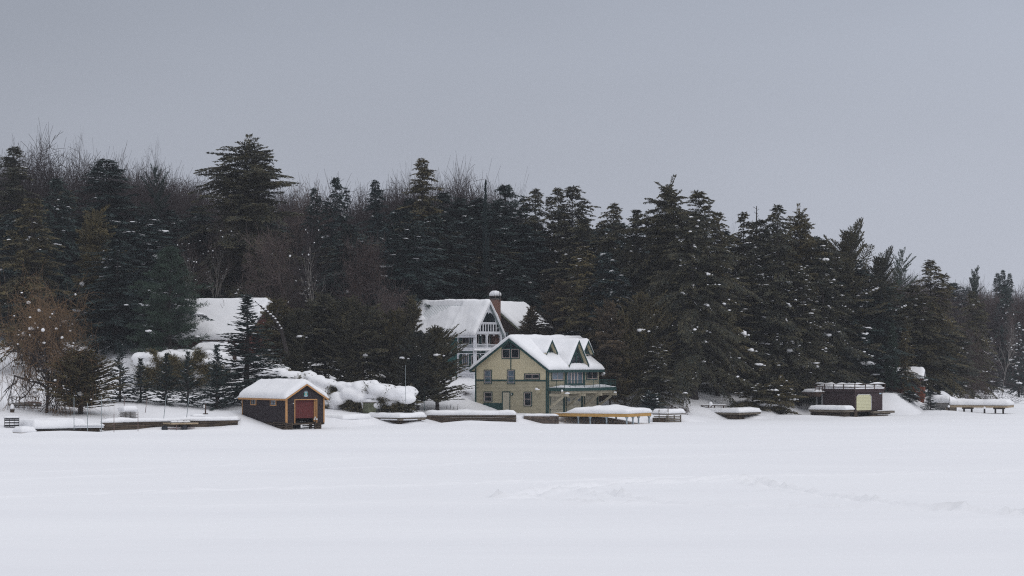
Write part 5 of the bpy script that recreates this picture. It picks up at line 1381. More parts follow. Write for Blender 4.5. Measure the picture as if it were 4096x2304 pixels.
    for z in (zf(545), zf(603)): r2.beam((-2.4, L * .75, z), (-.2, L * .75, z), .06, .07)
    for x in (-2.38, -1.5, -.8): r2.box(x - .04, x + .04, L * .75 - .04, L * .75 + .04, zf(700), zf(545))
    r2.build('deck_railing', M['old_brown'], dko)
    ft = MB(); FW.box(ft, ux(1510), ux(2035), zf(1108), zf(1062), .0, .5); ft.build('deck', M['timber_grey'], T)
    cb = MB(); FW.box(cb, ux(1510), ux(1950), zf(1135), zf(1112), -.1, .35); FW.box(cb, ux(1480), ux(1900), zf(1170), zf(1142), -.1, .35); FW.box(cb, d0, d1, zf(1072), zf(1045), -.1, .12); FW.box(cb, .0, d0 + .1, -.1, zf(1055), -.1, .1)
    cb.build('crib', M['timber_dark'], T)
    FW.box(MB(), d0 - .1, Wd, -.1, zb - .005, -1.5, -.8).build('underfloor_shade', M['dark_void'], T)  # black block behind the crib, shade under the floor put in as colour
flat_boathouse()

# ------------------------------------------------------------------ orange walled cabin at the right
def orange_cabin():
    Yc = 350.0
    org = (WX(3562, Yc), Yc, 0); T = thing('cabin', 'small cabin with orange lower wall and rounded snow roof among hemlocks at right', 'cabin', org, -12)
    s = F / Yc
    Wd = 4.9; L = 4.5; zb = WZ(1585, Yc); zm = WZ(1548, Yc); ze = WZ(1508, Yc); zr = ze + .85
    b = MB(); b.box(0, Wd - .7, 0, L, zm, ze); b.prism([(0, L * 0, ze), (0, L / 2, zr), (0, L, ze)], (Wd - .7, 0, 0)); b.build('wall', M['maroon_wall'], T)
    o = MB(); o.box(-.2, Wd - .1, -1.1, L, zb - 1, zm); o.box(-.2, Wd - .1, -1.1, -1.0, zm, zm + .04); o.build('deck_wall', M['orange_wall'], T)
    P = gable_grid(-.5, L / 2, L + .5, ze - .25, zr, ze - .25, 0, 1); xs_ = np.linspace(-.5, Wd - .1, 26)
    G = np.zeros((P.shape[0], 26, 3)); G[..., 1] = P[:, :1, 0]; G[..., 2] = P[:, :1, 2]; G[..., 0] = xs_[None]
    r = MB(); r.prism([(-.5, -.5, ze - .3), (-.5, L / 2, zr - .05), (-.5, L + .5, ze - .3), (-.5, L + .5, ze - .4), (-.5, L / 2, zr - .15), (-.5, -.5, ze - .4)], (Wd + .4, 0, 0)); r.build('roof', M['shingle'], T)
    snow_over('roof_snow', G, .6, T, er=.9, push=.02, nz=.12, seed=51)
    l_ = MB()
    for x in (Wd - .55, Wd - .25): l_.tube((x, -.55, ze - .45), (x, -.55, ze - .2), .08, .06, 8)
    l_.build('porch_lamp', M['orange_wall'], T)
orange_cabin()

# ------------------------------------------------------------------ docks
def dock(px, Y, wf, ws, rz, ztop, th, snow_t, label, mat_='timber_grey', crib=True, legs=None, zice=-.2, seed=1, name='dock', legmat='timber_dark', snow_edge=.35, boards=True, tm=None, cat='dock', inset=.35):
    """corner nearest the viewer at (px, Y); wf = front length (px), ws = side length (px); side runs back to the left"""
    s = F / Y
    a = wf / s / math.cos(R(rz)); b = ws / s / math.sin(R(rz))
    T = thing(name, label, cat, (WX(px, Y), Y, 0), rz)
    d = MB(); d.box(0, a, 0, .07, ztop - th, ztop - .03); d.box(0, .07, .07, b, ztop - th, ztop - .03); d.box(a - .07, a, .07, b, ztop - th, ztop - .03); d.box(.07, a - .07, b - .07, b, ztop - th, ztop - .03)
    d.build('rim_beam', M[mat_], T)
    k = max(3, int(b / .16)); pl = MB()
    for i in range(k): pl.box(-.03, a + .03, -.04 + (b + .06) * i / k, -.04 + (b + .06) * (i + 1) / k - .015, ztop - .03, ztop)
    pl.build('planks', M[mat_], T)
    if crib:
        c = MB(); z = zice; r_ = random.Random(seed)
        while z < ztop - th - .05:
            c.box(inset, a - inset, inset + r_.random() * .06, inset + .2, z, z + .17)
            c.box(inset + r_.random() * .05, inset + .2, inset, b, z + .02, z + .19); c.box(a - inset - .2, a - inset, inset, b, z + .02, z + .19); z += .205
        c.box(inset + .2, a - inset - .2, inset + .3, b - .05, zice, ztop - th - .02)
        c.build('crib', M[legmat], T)
    for lx_, ly_ in (legs or []):
        g = MB(); g.box(lx_ * a - .08, lx_ * a + .08, ly_ * b - .08, ly_ * b + .08, zice, ztop - th); g.build('leg', M[legmat], T)
    if snow_t:
        P = quad_grid((-.05, -.06, ztop + .005), (a + .05, -.06, ztop + .005), (a + .05, b, ztop + .005), (-.05, b, ztop + .005), .14)
        snow_over('snow_cover', P, snow_t, T, er=.30, push=.06, nz=.06, seed=seed, edge=snow_edge, tmul=tm(P, a, b) if tm else None)
    return T, a, b
dock(1372, 284.5, 106, 120, 50, WZ(1680, 284.5), .26, .60, 'grey plank dock under thick snow, touching the brown boathouse', seed=3)
dock(1600, 286.0, 98, 140, 50, WZ(1672, 286), .32, .55, 'wide grey dock with pale bumper rails, second to the right of the brown boathouse', seed=4)
T, a, b = dock(2955, 313.0, 100, 132, 50, WZ(1651, 313), .26, .58, 'old plank dock standing on crooked posts below the evergreen thicket', seed=5, crib=False,
     legs=[(.15, .08), (.35, .08), (.62, .1), (.78, .1), (.92, .1), (.1, .5), (.1, .8), (.9, .6)])
c = MB(); c.box(.3, a * .4, .6, b, -.2, WZ(1651, 313) - .3); c.build('crib', M['timber_dark'], T)
dock(3382, 318.0, 40, 133, 50, WZ(1640, 318), .30, .55, 'grey plank dock with wedge of snow before the maroon boathouse', seed=6)
T, a, b = dock(2671, 296.0, 74, 58, 50, WZ(1655, 296), .14, .55, 'dock on a crib of stacked pallets beside the yellow timber dock', seed=7, crib=False)
for k in range(5):
    z = -.1 + k * .20
    m = MB(); m.box(.1, a - .55, .1, .16, z, z + .11); m.box(.1, .16, .16, b - .1, z, z + .11)
    m.build('pallet_slat', M['timber_grey'], T)
m = MB(); m.box(.0, a * .3, .5, b, -.2, .6); m.build('crib', M['timber_dark'], T)
m = MB()
for x in (.05, a * .45, a - .62): m.box(x, x + .12, .16, .28, -.2, .9)
m.build('leg', M['timber_grey'], T)
for x, y, h in ((.0, -.05, 1.75), (-.06, b * .55, 1.6)): MB().tube((x, y, -.1), (x, y, h), .06, .055, 7).build('mooring_post', M['timber_grey'], T)
# pale bumper rails of the second dock
T2 = [o for o in COL.objects if o.name.startswith('dock') and o.get('label', '').startswith('wide grey')][0]
m = MB(); m.tube((.5, -.1, WZ(1680, 286)), (2.9, -.1, WZ(1680, 286)), .07, None, 8); m.tube((-.1, .4, WZ(1679, 286)), (-.1, 3.0, WZ(1679, 286)), .08, None, 8); m.build('bumper', M['frame_white'], T2)

# yellow timber dock on steel piles
def yellow_dock():
    rz = 62; Y = 287.0; s = F / Y
    a = 109 / s / math.cos(R(rz)); b = 295 / s / math.sin(R(rz)); zt = WZ(1657, Y); th = .34
    T = thing('dock', 'new yellow timber dock on galvanised steel piles in front of the cream boathouse', 'dock', (WX(2508, Y), Y, 0), rz)
    d = MB(); d.box(0, a, 0, .09, zt - th, zt); d.box(0, .09, .09, b, zt - th, zt); d.box(a - .09, a, .09, b * .9, zt - th, zt)
    for k in range(1, 8): d.box(.09, a - .09, b * k / 8 - .04, b * k / 8 + .04, zt - th, zt - .05)
    d.build('rim_beam', M['timber_new'], T)
    pl = MB(); pl.box(.0, a, .0, b, zt + .002, zt + .04); pl.build('planks', M['timber_new'], T)
    for x, y in ((.02, .0), (.50, .0), (.94, .0), (.03, .28), (.03, .50), (.03, .66), (.5, .45), (.92, .45), (.5, .75), (.3, .02)):
        m = MB(); X, Yy = max(.1, x * a), max(.1, y * b); m.tube((X, Yy, -.3), (X, Yy, zt - th - .22), .10, None, 10); m.tube((X, Yy, zt - th - .25), (X, Yy, zt - th), .10, .24, 8)
        m.build('pile', M['galvanised'], T)
    P = quad_grid((-.05, -.05, zt + .045), (a + .05, -.05, zt + .045), (a + .05, b, zt + .045), (-.05, b, zt + .045), .16)
    yy = P[..., 1] / b; xx = P[..., 0] / a
    tm = np.clip((0.86 - yy) / .16, -.02, 1) * (1 + .42 * np.exp(-((yy - .52) / .24) ** 2) * np.clip(xx * 1.8 + .1, 0, 1))
    tm = np.where((yy > .25) & (yy < .45) & (xx < .03), tm * 1.1, tm)
    snow_over('snow_cover', P, .60, T, er=.28, push=.07, nz=.08, seed=61, edge=.5, tmul=tm)
yellow_dock()

def far_dock():
    rz = 66; Y = 341.0; s = F / Y
    a = 48 / s / math.cos(R(rz)); b = 215 / s / math.sin(R(rz)); zt = WZ(1623, Y); th = .30
    T = thing('dock', 'long plank dock on dark trestles at the far right of the shore', 'dock', (WX(4030, Y), Y, 0), rz)
    d = MB(); d.box(0, a, 0, .08, zt - th, zt); d.box(0, .08, .08, b, zt - th, zt); d.box(a - .08, a, .08, b, zt - th, zt); d.build('rim_beam', M['timber_pale'], T)
    pl = MB(); pl.box(.0, a, .0, b, zt + .002, zt + .035); pl.build('planks', M['timber_grey'], T)
    for y in (.12, .66):
        m = MB(); m.box(-.15, .35, y * b - .6, y * b + 1.0, zt - th - .2, zt - th)
        for q in (-.35, .75): m.box(.02, .25, y * b + q - .11, y * b + q + .11, -.25, zt - th - .15)
        m.build('trestle', M['bark_dark'], T)
    m = MB(); m.box(-.1, .6, b - .9, b + .5, -.2, zt - th); m.build('crib', M['timber_grey'], T)
    P = quad_grid((-.05, -.05, zt + .04), (a + .05, -.05, zt + .04), (a + .05, b, zt + .04), (-.05, b, zt + .04), .16)
    snow_over('snow_cover', P, .75, T, er=.5, push=.08, nz=.10, seed=63, edge=.4)
far_dock()

def simple(name, label, cat, px, Y, z, rz=0, group=None):
    return thing(name, label, cat, (WX(px, Y), Y, z), rz, group)

# retaining walls of stacked timbers
def timber_wall(pts, label, courses=5, snow=.35, mat_='timber_dark', name='retaining_wall', depth=.35):
    """pts: (px, Y, ztop)"""
    x0, y0 = WX(pts[0][0], pts[0][1]), pts[0][1]
    T = thing(name, label, 'retaining wall', (x0, y0, 0)); T['kind'] = 'thing'
    Q = [Vector((WX(p, Y) - x0, Y - y0, z)) for p, Y, z in pts]
    m = MB(); r_ = random.Random(len(label))
    for p, q in zip(Q[:-1], Q[1:]):
        d = (q - p); n = max(1, int(d.length / 3.4)); dn = Vector((d.y, -d.x, 0)).normalized()
        for c_ in range(courses):
            for i in range(n):
                f0, f1 = i / n, (i + 1) / n
                A = p + d * f0; B = p + d * (f1 - .004); jo = r_.uniform(-.03, .03)
                hA, hB = (A.z + .3) / courses, (B.z + .3) / courses
                a0 = Vector((A.x, A.y, -.3 + hA * c_)); b0 = Vector((B.x, B.y, -.3 + hB * c_))
                o = dn * jo; bk = -dn * depth
                vs = [a0 + o, b0 + o, b0 + bk, a0 + bk, a0 + o + Vector((0, 0, hA - .02)), b0 + o + Vector((0, 0, hB - .02)), b0 + bk + Vector((0, 0, hB - .02)), a0 + bk + Vector((0, 0, hA - .02))]
                m.add(vs, [(0,3,2,1),(4,5,6,7),(0,1,5,4),(1,2,6,5),(2,3,7,6),(3,0,4,7)])
    m.build('timber', M[mat_], T)
    if snow:
        L = [0]
        for p, q in zip(Q[:-1], Q[1:]): L.append(L[-1] + (q - p).length)
        n = max(8, int(L[-1] / .25)); t = np.linspace(0, L[-1], n)
        C = np.stack([np.interp(t, L, [getattr(q, ax) for q in Q]) for ax in 'xyz'], -1)
        P = np.stack([C + [0, -.04 + 2.6 * j / 10, .0] for j in range(11)], 1)
        P[..., 2] += .012
        snow_over('snow_cap', P, snow, T, er=.5, push=.08, nz=.14, seed=len(label), edge=.4)
    return T
timber_wall([(405, 262.0, .92), (560, 264.5, .95), (640, 265.5, .95), (800, 266.5, 1.0), (952, 267.5, 1.05)], 'long low wall of dark stacked timbers left of the brown boathouse', 5, .40)
timber_wall([(1698, 292.5, 1.0), (1830, 292.0, 1.05), (2062, 289.5, 1.12)], 'timber shore wall between the grey docks and the cream boathouse', 5, .50)
timber_wall([(2095, 290.5, .98), (2232, 289.0, .98)], 'short fieldstone wall under the front corner of the cream boathouse', 3, .22, 'stone')
timber_wall([(2205, 293.8, 1.05), (2425, 296.8, 1.0)], 'brown foundation wall in the shadow under the yellow timber dock', 4, 0, 'stone')

# left front dock pile
T, a, b = dock(135, 256.0, 180, 110, 40, WZ(1716, 256), .14, .95, 'snow buried dark dock at the far left shore', mat_='black_metal', crib=True, legmat='timber_dark', seed=71, inset=.1)
T, a, b = dock(85, 251.5, 48, 42, 45, WZ(1731, 251.5), .14, .62, 'small plank platform under a snow heap, nearest to the viewer at left', mat_='timber_pale', crib=False, seed=72)
T, a, b = dock(300, 259.0, 108, 30, 20, WZ(1704, 259), .22, .22, 'cream edged floating dock section between three steel poles', mat_='frame_white', crib=True, legmat='timber_dark', seed=73)

def bench():
    Y = 257.0; z0 = WZ(1712, Y); T = simple('bench', 'dark slatted bench back rising from the snow at far left', 'bench', 47, Y, z0, 12)
    m = MB()
    for z in (.28, .55, .82, .98): m.box(-.72, .72, -.03, .03, z - .07, z + .07)
    m.build('backrest', M['black_metal'], T)
    f = MB()
    for x in (-.75, -.25, .25, .75): f.box(x - .03, x + .03, -.05, .05, 0, 1.06)
    f.build('frame', M['black_metal'], T)
    MB().box(-.75, .75, -.5, -.06, .2, .26).build('seat', M['black_metal'], T)
    snow_over('snow_cap', quad_grid((-.8, -.10, 1.06), (.8, -.10, 1.06), (.8, .5, 1.0), (-.8, .5, 1.0), .1), .2, T, er=.2, nz=.1, seed=7)
bench()
def boat_rack():
    Y = 276.0; z0 = tz(105, Y) - .1; T = simple('boat_rack', 'weathered wooden boat rack left of the willow trunk', 'boat rack', 100, Y, z0, 4)
    s = F / Y; zt = WZ(1622, Y) - z0
    for x in (-1.0, -.65, 1.15, 1.5):
        MB().beam((x - .06, 0, 0), (x + .02, 0, zt + .95), .08, .10).build('post', M['timber_grey'], T)
    m = MB(); m.box(-1.7, 1.9, -.2, .2, zt - .12, zt - .02); m.box(-1.6, 1.4, .3, .5, zt + .92, zt + 1.02); m.build('rail', M['timber_grey'], T)
    def hull(name, label, cat, dx, dy, dz, Lh, w, h, mt):
        H = simple(name, label, cat, 100 + dx * s, Y + dy, z0 + zt + dz, 3)
        n = 14; V = []
        for i in range(n):
            u = i / (n - 1) * 2 - 1; ww = w * (1 - abs(u) ** 3); hh = h * (1 - .5 * abs(u) ** 3)
            for k in range(9):
                t = k / 8 * PI; V.append((u * Lh / 2, ww * math.cos(t), hh * math.sin(t)))
        me_ = np_mesh('hull', V, grid_faces(n, 9)); ob = link(me_, 'hull', M[mt], H, True)
        so2 = ob.modifiers.new('thick', 'SOLIDIFY'); so2.thickness = .03
        MB().beam((-Lh / 2, 0, 0), (Lh / 2, 0, 0), .05, .05).build('keel_board', M[mt], H)
    hull('boat', 'overturned grey rowing boat lying on the wooden boat rack', 'boat', 0, 0, .0, 3.7, .55, .34, 'boat_grey')
    hull('canoe', 'dark red canoe behind the overturned grey boat', 'canoe', .75, .9, .12, 2.3, .3, .28, 'canoe_red')
boat_rack()
def planter():
    Y = 270.0; z0 = tz(49, Y) - .05; T = simple('planter', 'round plant pot with a tall snow plug at far left', 'planter', 49, Y, z0)
    m = MB(); m.tube((0, 0, 0), (0, 0, .36), .20, .27, 14); m.tube((0, 0, .36), (0, 0, .40), .29, .29, 14); m.build('pot', M['timber_dark'], T)
    V, Fc = blobs(np.array([[0, 0, .62]]), np.array([[.23, .23, .40]]), np.random.RandomState(5), ICO2, .02); link(np_mesh('snow_cap', V, Fc), 'snow_cap', M['snow'], T, True)
planter()

# steel and timber poles
POLES = [(296, 1592, 1708, 258, 'pole_grey', 'left one of three tall pale steel poles by the cream edged float'), (350, 1612, 1722, 257.5, 'pole_grey', 'middle and shortest of three tall pale steel poles by the cream edged float'),
         (406, 1586, 1722, 257.5, 'pole_grey', 'right and tallest of three tall pale steel poles by the cream edged float'), (456, 1657, 1722, 259, 'pole_rust', 'short rusty pole before the timber wall, left of the slat stack'),
         (552, 1648, 1716, 261, 'pole_rust', 'short rusty pole before the timber wall, right of the slat stack'), (497, 1587, 1622, 279, 'pole_rust', 'stub of a pole on the snow under the first young spruce'),
         (583, 1587, 1652, 275, 'pole_rust', 'thin pole on the snow under the second young spruce'), (657, 1577, 1684, 266.5, 'pole_grey', 'leaning steel pole at the left end of the wheeled float'),
         (748, 1576, 1686, 266.5, 'pole_grey', 'leaning steel pole at the right end of the wheeled float'), (1622, 1462, 1600, 286, 'pole_grey', 'thin white flagpole above the snowy hedge'),
         (1697, 1545, 1636, 296, 'trim_green', 'green metal pole among cedar trunks at the hedge end'), (3797, 1588, 1650, 344, 'bark_dark', 'thin dark pole before the snowed in boat'),
         (706, 1698, 1722, 262, 'pole_rust', 'very short pole below the wheeled float')]
for px, y0, y1, Y, mt, lab in POLES:
    z1, zb_ = WZ(y0, Y), WZ(y1, Y)
    T = simple('mooring_pole' if mt != 'trim_green' else 'pole', lab, 'pole', px, Y, zb_)
    lean = .04 * (z1 - zb_) if 'leaning' in lab or 'thin pole' in lab or 'stub' in lab else 0
    r_ = .032 if 'flag' not in lab else .022
    MB().tube((-lean, 0, -.3), (lean * 2, 0, z1 - zb_), r_ * 1.15, r_, 8).build('shaft', M[mt], T); MB().tube((lean * 2, 0, z1 - zb_), (lean * 2, 0, z1 - zb_ + .03), r_ * 1.5, r_ * 1.3, 8).build('pole_cap', M[mt], T)
for i, (px, y0, y1, ln) in enumerate(((1785, 1625, 1638, .1), (1800, 1623, 1640, .12), (1813, 1622, 1629, 0), (1829, 1622, 1640, .1))):
    Y = 300.0
    T = simple('garden_stake', ('thick leaning dark stake, first of four in the snow', 'tall leaning thin stake, second of four in the snow', 'tiny upright stake, third of four in the snow', 'rusty leaning stake, last of four in the snow')[i], 'stake', px, Y, tz(px, Y), 0, 'stakes left of the cream boathouse')
    h = (y1 - y0) / (F / Y) + .12
    MB().tube((-.02, 0, -.25), (ln, 0, h), .035, .028, 6).build('stake', M['bark_dark'], T)
# stacked slats under a snow block
def slat_stack():
    Y = 267.0; z0 = WZ(1687, Y); T = simple('slat_stack', 'tall stack of thin wooden slats under a block of snow', 'wood stack', 512, Y, z0, 38)
    h = (1687 - 1646) / (F / Y); n = 13; m = MB(); r_ = random.Random(5)
    for k in range(n):
        z = h * k / n
        if k % 2: m.box(-.85 + r_.uniform(-.1, .05), .85 + r_.uniform(-.05, .1), -.55, .55, z, z + .045)
        else:
            for x in (-.6, 0, .6): m.box(x - .08, x + .08, -.6, .6, z, z + .05)
    m.build('slats', M['timber_dark'], T)
    snow_over('snow_cap', quad_grid((-.85, -.62, h + .01), (.85, -.62, h + .01), (.85, .62, h + .01), (-.85, .62, h + .01), .1), .62, T, er=.25, push=.08, nz=.05, seed=17, edge=.6)
slat_stack()
def wheeled_float():
    Y = 263.0; z = WZ(1692, Y); T = simple('float', 'pale wooden float section resting on two black wheels against the timber wall', 'float', 690, Y, 0, 30)
    m = MB(); m.box(-.2, 3.0, -.05, .05, z - .16, z); m.box(-.25, -.15, .05, 2.1, z - .16, z); m.box(2.9, 3.0, .05, 2.1, z - .16, z); m.build('rim_beam', M['timber_pale'], T)
    p = MB()
    for k in range(12): p.box(-.25, 3.0, -.05 + k * .18, -.05 + k * .18 + .165, z + .002, z + .035)
    p.build('planks', M['timber_grey'], T)
    MB().tube((-.9, .2, .3), (2.6, .0, .3), .05, None, 8).build('axle', M['pole_rust'], T)
    for x in (-.95, 1.35):
        w = MB(); w.tube((x, .02, .30), (x, -.22, .30), .33, .33, 20); wo_ = w.build('wheel', M['rubber'], T); MB().tube((x, -.225, .30), (x, -.24, .30), .14, .14, 12).build('rim', M['black_metal'], wo_)
    rng = np.random.RandomState(8); C = np.array([[.4 + i * .38, .9 + .3 * (i % 2), z + .08] for i in range(6)]); V, Fc = blobs(C, np.array([[.26, .3, .14]] * 6), rng, ICO2, .05)
    link(np_mesh('snow_clumps', V, Fc), 'snow_clumps', M['snow'], T, True)
wheeled_float()
def lamp_post():
    Y = 275.0; z0 = WZ(1655, Y); h = (1655 - 1617) / (F / Y); T = simple('lamp_post', 'short orange wooden lamp post with white lantern left of the brown boathouse', 'lamp post', 822, Y, z0)
    MB().box(-.07, .07, -.07, .07, -.3, h).build('post', M['old_brown'], T); MB().box(-.26, .26, -.22, .22, -.02, .05).build('base', M['old_brown'], T)
    MB().tube((-.14, -.05, h - .42), (-.14, -.05, h - .06), .09, .09, 10).build('lantern', M['lamp_white'], T)
lamp_post()
def crate():
    Y = 270.0; T = simple('crate', 'dark wooden crate poking from snow above the timber wall', 'crate', 798, Y, WZ(1684, Y), 25)
    m = MB(); m.box(-.4, .4, -.4, .4, 0, .4); m.build('box', M['timber_dark'], T); f = MB(); f.box(-.43, .43, -.43, .43, .402, .45); f.box(.40, .43, -.43, -.37, 0, .4); f.box(-.43, -.40, -.43, -.37, 0, .4); f.build('rim', M['timber_grey'], T)
    snow_over('snow_cap', quad_grid((-.9, -.4, .46), (.42, -.4, .46), (.42, .7, .46), (-.9, .7, .46), .1), .32, T, er=.3, seed=9)
crate()
def green_box():
    Y = 291.0; z0 = WZ(1634, Y); T = simple('utility_box', 'mossy green wooden box with snow cap under the long hedge', 'storage box', 1484, Y, z0, 38)
    m = MB(); m.box(-.75, .75, -.5, .6, -.5, .70); m.build('box', M['shed_green'], T); MB().box(-.8, .8, -.55, .65, .702, .76).build('lid', M['timber_grey'], T)
    snow_over('snow_cap', quad_grid((-.8, -.55, .765), (.8, -.55, .765), (.8, .65, .765), (-.8, .65, .765), .1), .42, T, er=.35, seed=19)
green_box()
def grill():
    Y = 288.5; T = simple('boot_rack', 'tiny black metal rack half sunk in snow behind the wide grey dock', 'rack', 1512, Y, max(tz(1512, Y), WZ(1650, Y)) + .05)
    m = MB(); m.box(-.2, .2, -.05, .05, .26, .30); m.build('top_bar', M['black_metal'], T)
    g = MB()
    for x in (-.19, -.06, .06, .19): g.box(x - .015, x + .015, -.03, .03, -.1, .26)
    g.build('tines', M['black_metal'], T)
grill()
def bench_table():
    Y = 316.5; z0 = WZ(1627, Y); T = simple('bench', 'long narrow bench with a snow hump on the slope below the old hemlock', 'bench', 2855, Y, z0, 6)
    MB().box(-1.65, 1.65, -.2, .2, .12, .20).build('seat', M['old_brown'], T)
    for x in (-1.5, -.7, -.35, 0.1, 1.3): MB().box(x - .05, x + .05, -.15, .15, -.3, .12).build('leg', M['old_brown'], T)
    snow_over('snow_cap', quad_grid((-1.6, -.2, .205), (1.65, -.2, .205), (1.65, .2, .205), (-1.6, .2, .205), .08), .10, T, er=.12, seed=23)
    V, Fc = blobs(np.array([[-.45, 0, .38]]), np.array([[.42, .3, .32]]), np.random.RandomState(5), ICO2, .02); link(np_mesh('snow_hump', V, Fc), 'snow_hump', M['snow'], T, True)
bench_table()
def far_boat():
    Y = 346.0; z0 = WZ(1634, Y); T = simple('boat', 'grey metal boat filled with a high snow dome at the far right dock', 'boat', 3782, Y, z0, 50)
    m = MB(); m.prism([(-.8, -1.2, .0), (.8, -1.2, .0), (1.0, -1.2, .75), (-1.0, -1.2, .75)], (0, 3.6, 0)); m.build('hull', M['boat_grey'], T)
    MB().box(-1.06, 1.06, -1.26, 2.46, .75, .80).build('gunwale', M['timber_grey'], T)
    snow_over('snow_cover', quad_grid((-1.1, -1.3, .81), (1.1, -1.3, .81), (1.1, 2.5, .81), (-1.1, 2.5, .81), .12), .95, T, er=.8, push=.12, nz=.08, seed=29, edge=.5)
far_boat()
for px, Y, y0, y1, lab in ((3795, 343, 1623, 1640, 'short snow capped bollard by the snowed in boat'), (3938, 341.5, 1630, 1644, 'short snow capped bollard standing on the ice before the far right dock')):
    T = simple('bollard', lab, 'bollard', px, Y, WZ(y1, Y)); h = (y1 - y0) / (F / Y) * .6
    MB().tube((0, 0, -.4), (0, 0, h), .13, .12, 10).build('post', M['bark_dark'], T); V, Fc = blobs(np.array([[0, 0, h + .14]]), np.array([[.17, .17, .2]]), np.random.RandomState(5), ICO2, .02); link(np_mesh('snow_cap', V, Fc), 'snow_cap', M['snow'], T, True)
def broken_stub():
    Y = 300.0; z0 = tz(1450, Y); T = simple('tree_stub', 'broken orange brown trunk stub with a snow cap above the hedge cedars', 'dead trunk', 1451, 301.5, z0); h = WZ(1308, 301.5) - z0
    m = MB(); m.tube((0, 0, 0), (0, 0, h * .6), .17, .15, 9); m.tube((0, 0, h * .6), (.02, 0, h), .15, .12, 9); m.build('trunk', M['old_brown'], T)
    b_ = MB(); b_.beam((0, 0, h - .3), (-1.3, 0, h - .15), .05, .05); b_.beam((0, 0, h - 1.0), (-1.1, .0, h - .85), .05, .05); b_.build('branch', M['bark_dark'], T)
    V, Fc = blobs(np.array([[0, 0, h + .06]]), np.array([[.16, .16, .14]]), np.random.RandomState(5), ICO2, .02); link(np_mesh('snow_cap', V, Fc), 'snow_cap', M['snow'], T, True)
broken_stub()
def snag():
    Y = 340.0; z0 = tz(3023, Y); T = simple('dead_tree', 'bare dead snag with short broken stubs on the right skyline', 'dead tree', 3023, Y, z0); h = WZ(824, Y) - z0
    m = MB(); m.tube((0, 0, 0), (.1, 0, h * .85), .25, .12, 8); m.tube((.1, 0, h * .85), (.12, 0, h), .12, .05, 8); m.build('trunk', M['bark_dark'], T)
    b_ = MB()
    for z, x in ((.4, -.5), (.7, .35), (1.1, -.35), (1.6, .3), (1.3, .2)): b_.beam((.1, 0, h - z), (.1 + x, 0, h - z + .3), .05, .05)
    b_.build('branch', M['bark_dark'], T)
snag()
def leaning_limb():
    Y = 303.0; z0 = tz(1140, Y); T = simple('leaning_trunk', 'bare leaning trunk with snow lying along its limbs, right of the tall dense spruce', 'dead trunk', 1140, 300, z0)
    P = [(1150, 1420), (1125, 1320), (1100, 1280), (1072, 1250), (1040, 1222), (1020, 1205)]
    Q = [Vector((WX(a, 300) - WX(1140, 300), 0, WZ(b, 300) - z0)) for a, b in P]; m = MB(); rr2 = [.26, .24, .2, .15, .10, .06]
    for i in range(5): m.tube(Q[i], Q[i + 1], rr2[i], rr2[i + 1], 8)
    m.tube(Q[1], Q[1] + Vector((-2.2, 0, .9)), .1, .04, 6); m.tube(Q[2], Q[2] + Vector((.6, 0, 2.0)), .1, .04, 6); m.build('trunk', M['bark_dark'], T)
    C = []; 
    for i in range(1, 5):
        for f in (0, .3, .6): C.append(Q[i] + (Q[i + 1] - Q[i]) * f + Vector((0, -.05, rr2[i] * .9)))
    V, Fc = blobs(np.array([c[:] for c in C]), np.array([[.24, .16, .10]] * len(C)), np.random.RandomState(5), ICO1, .1); link(np_mesh('snow_line', V, Fc), 'snow_line', M['snow'], T, True)
leaning_limb()

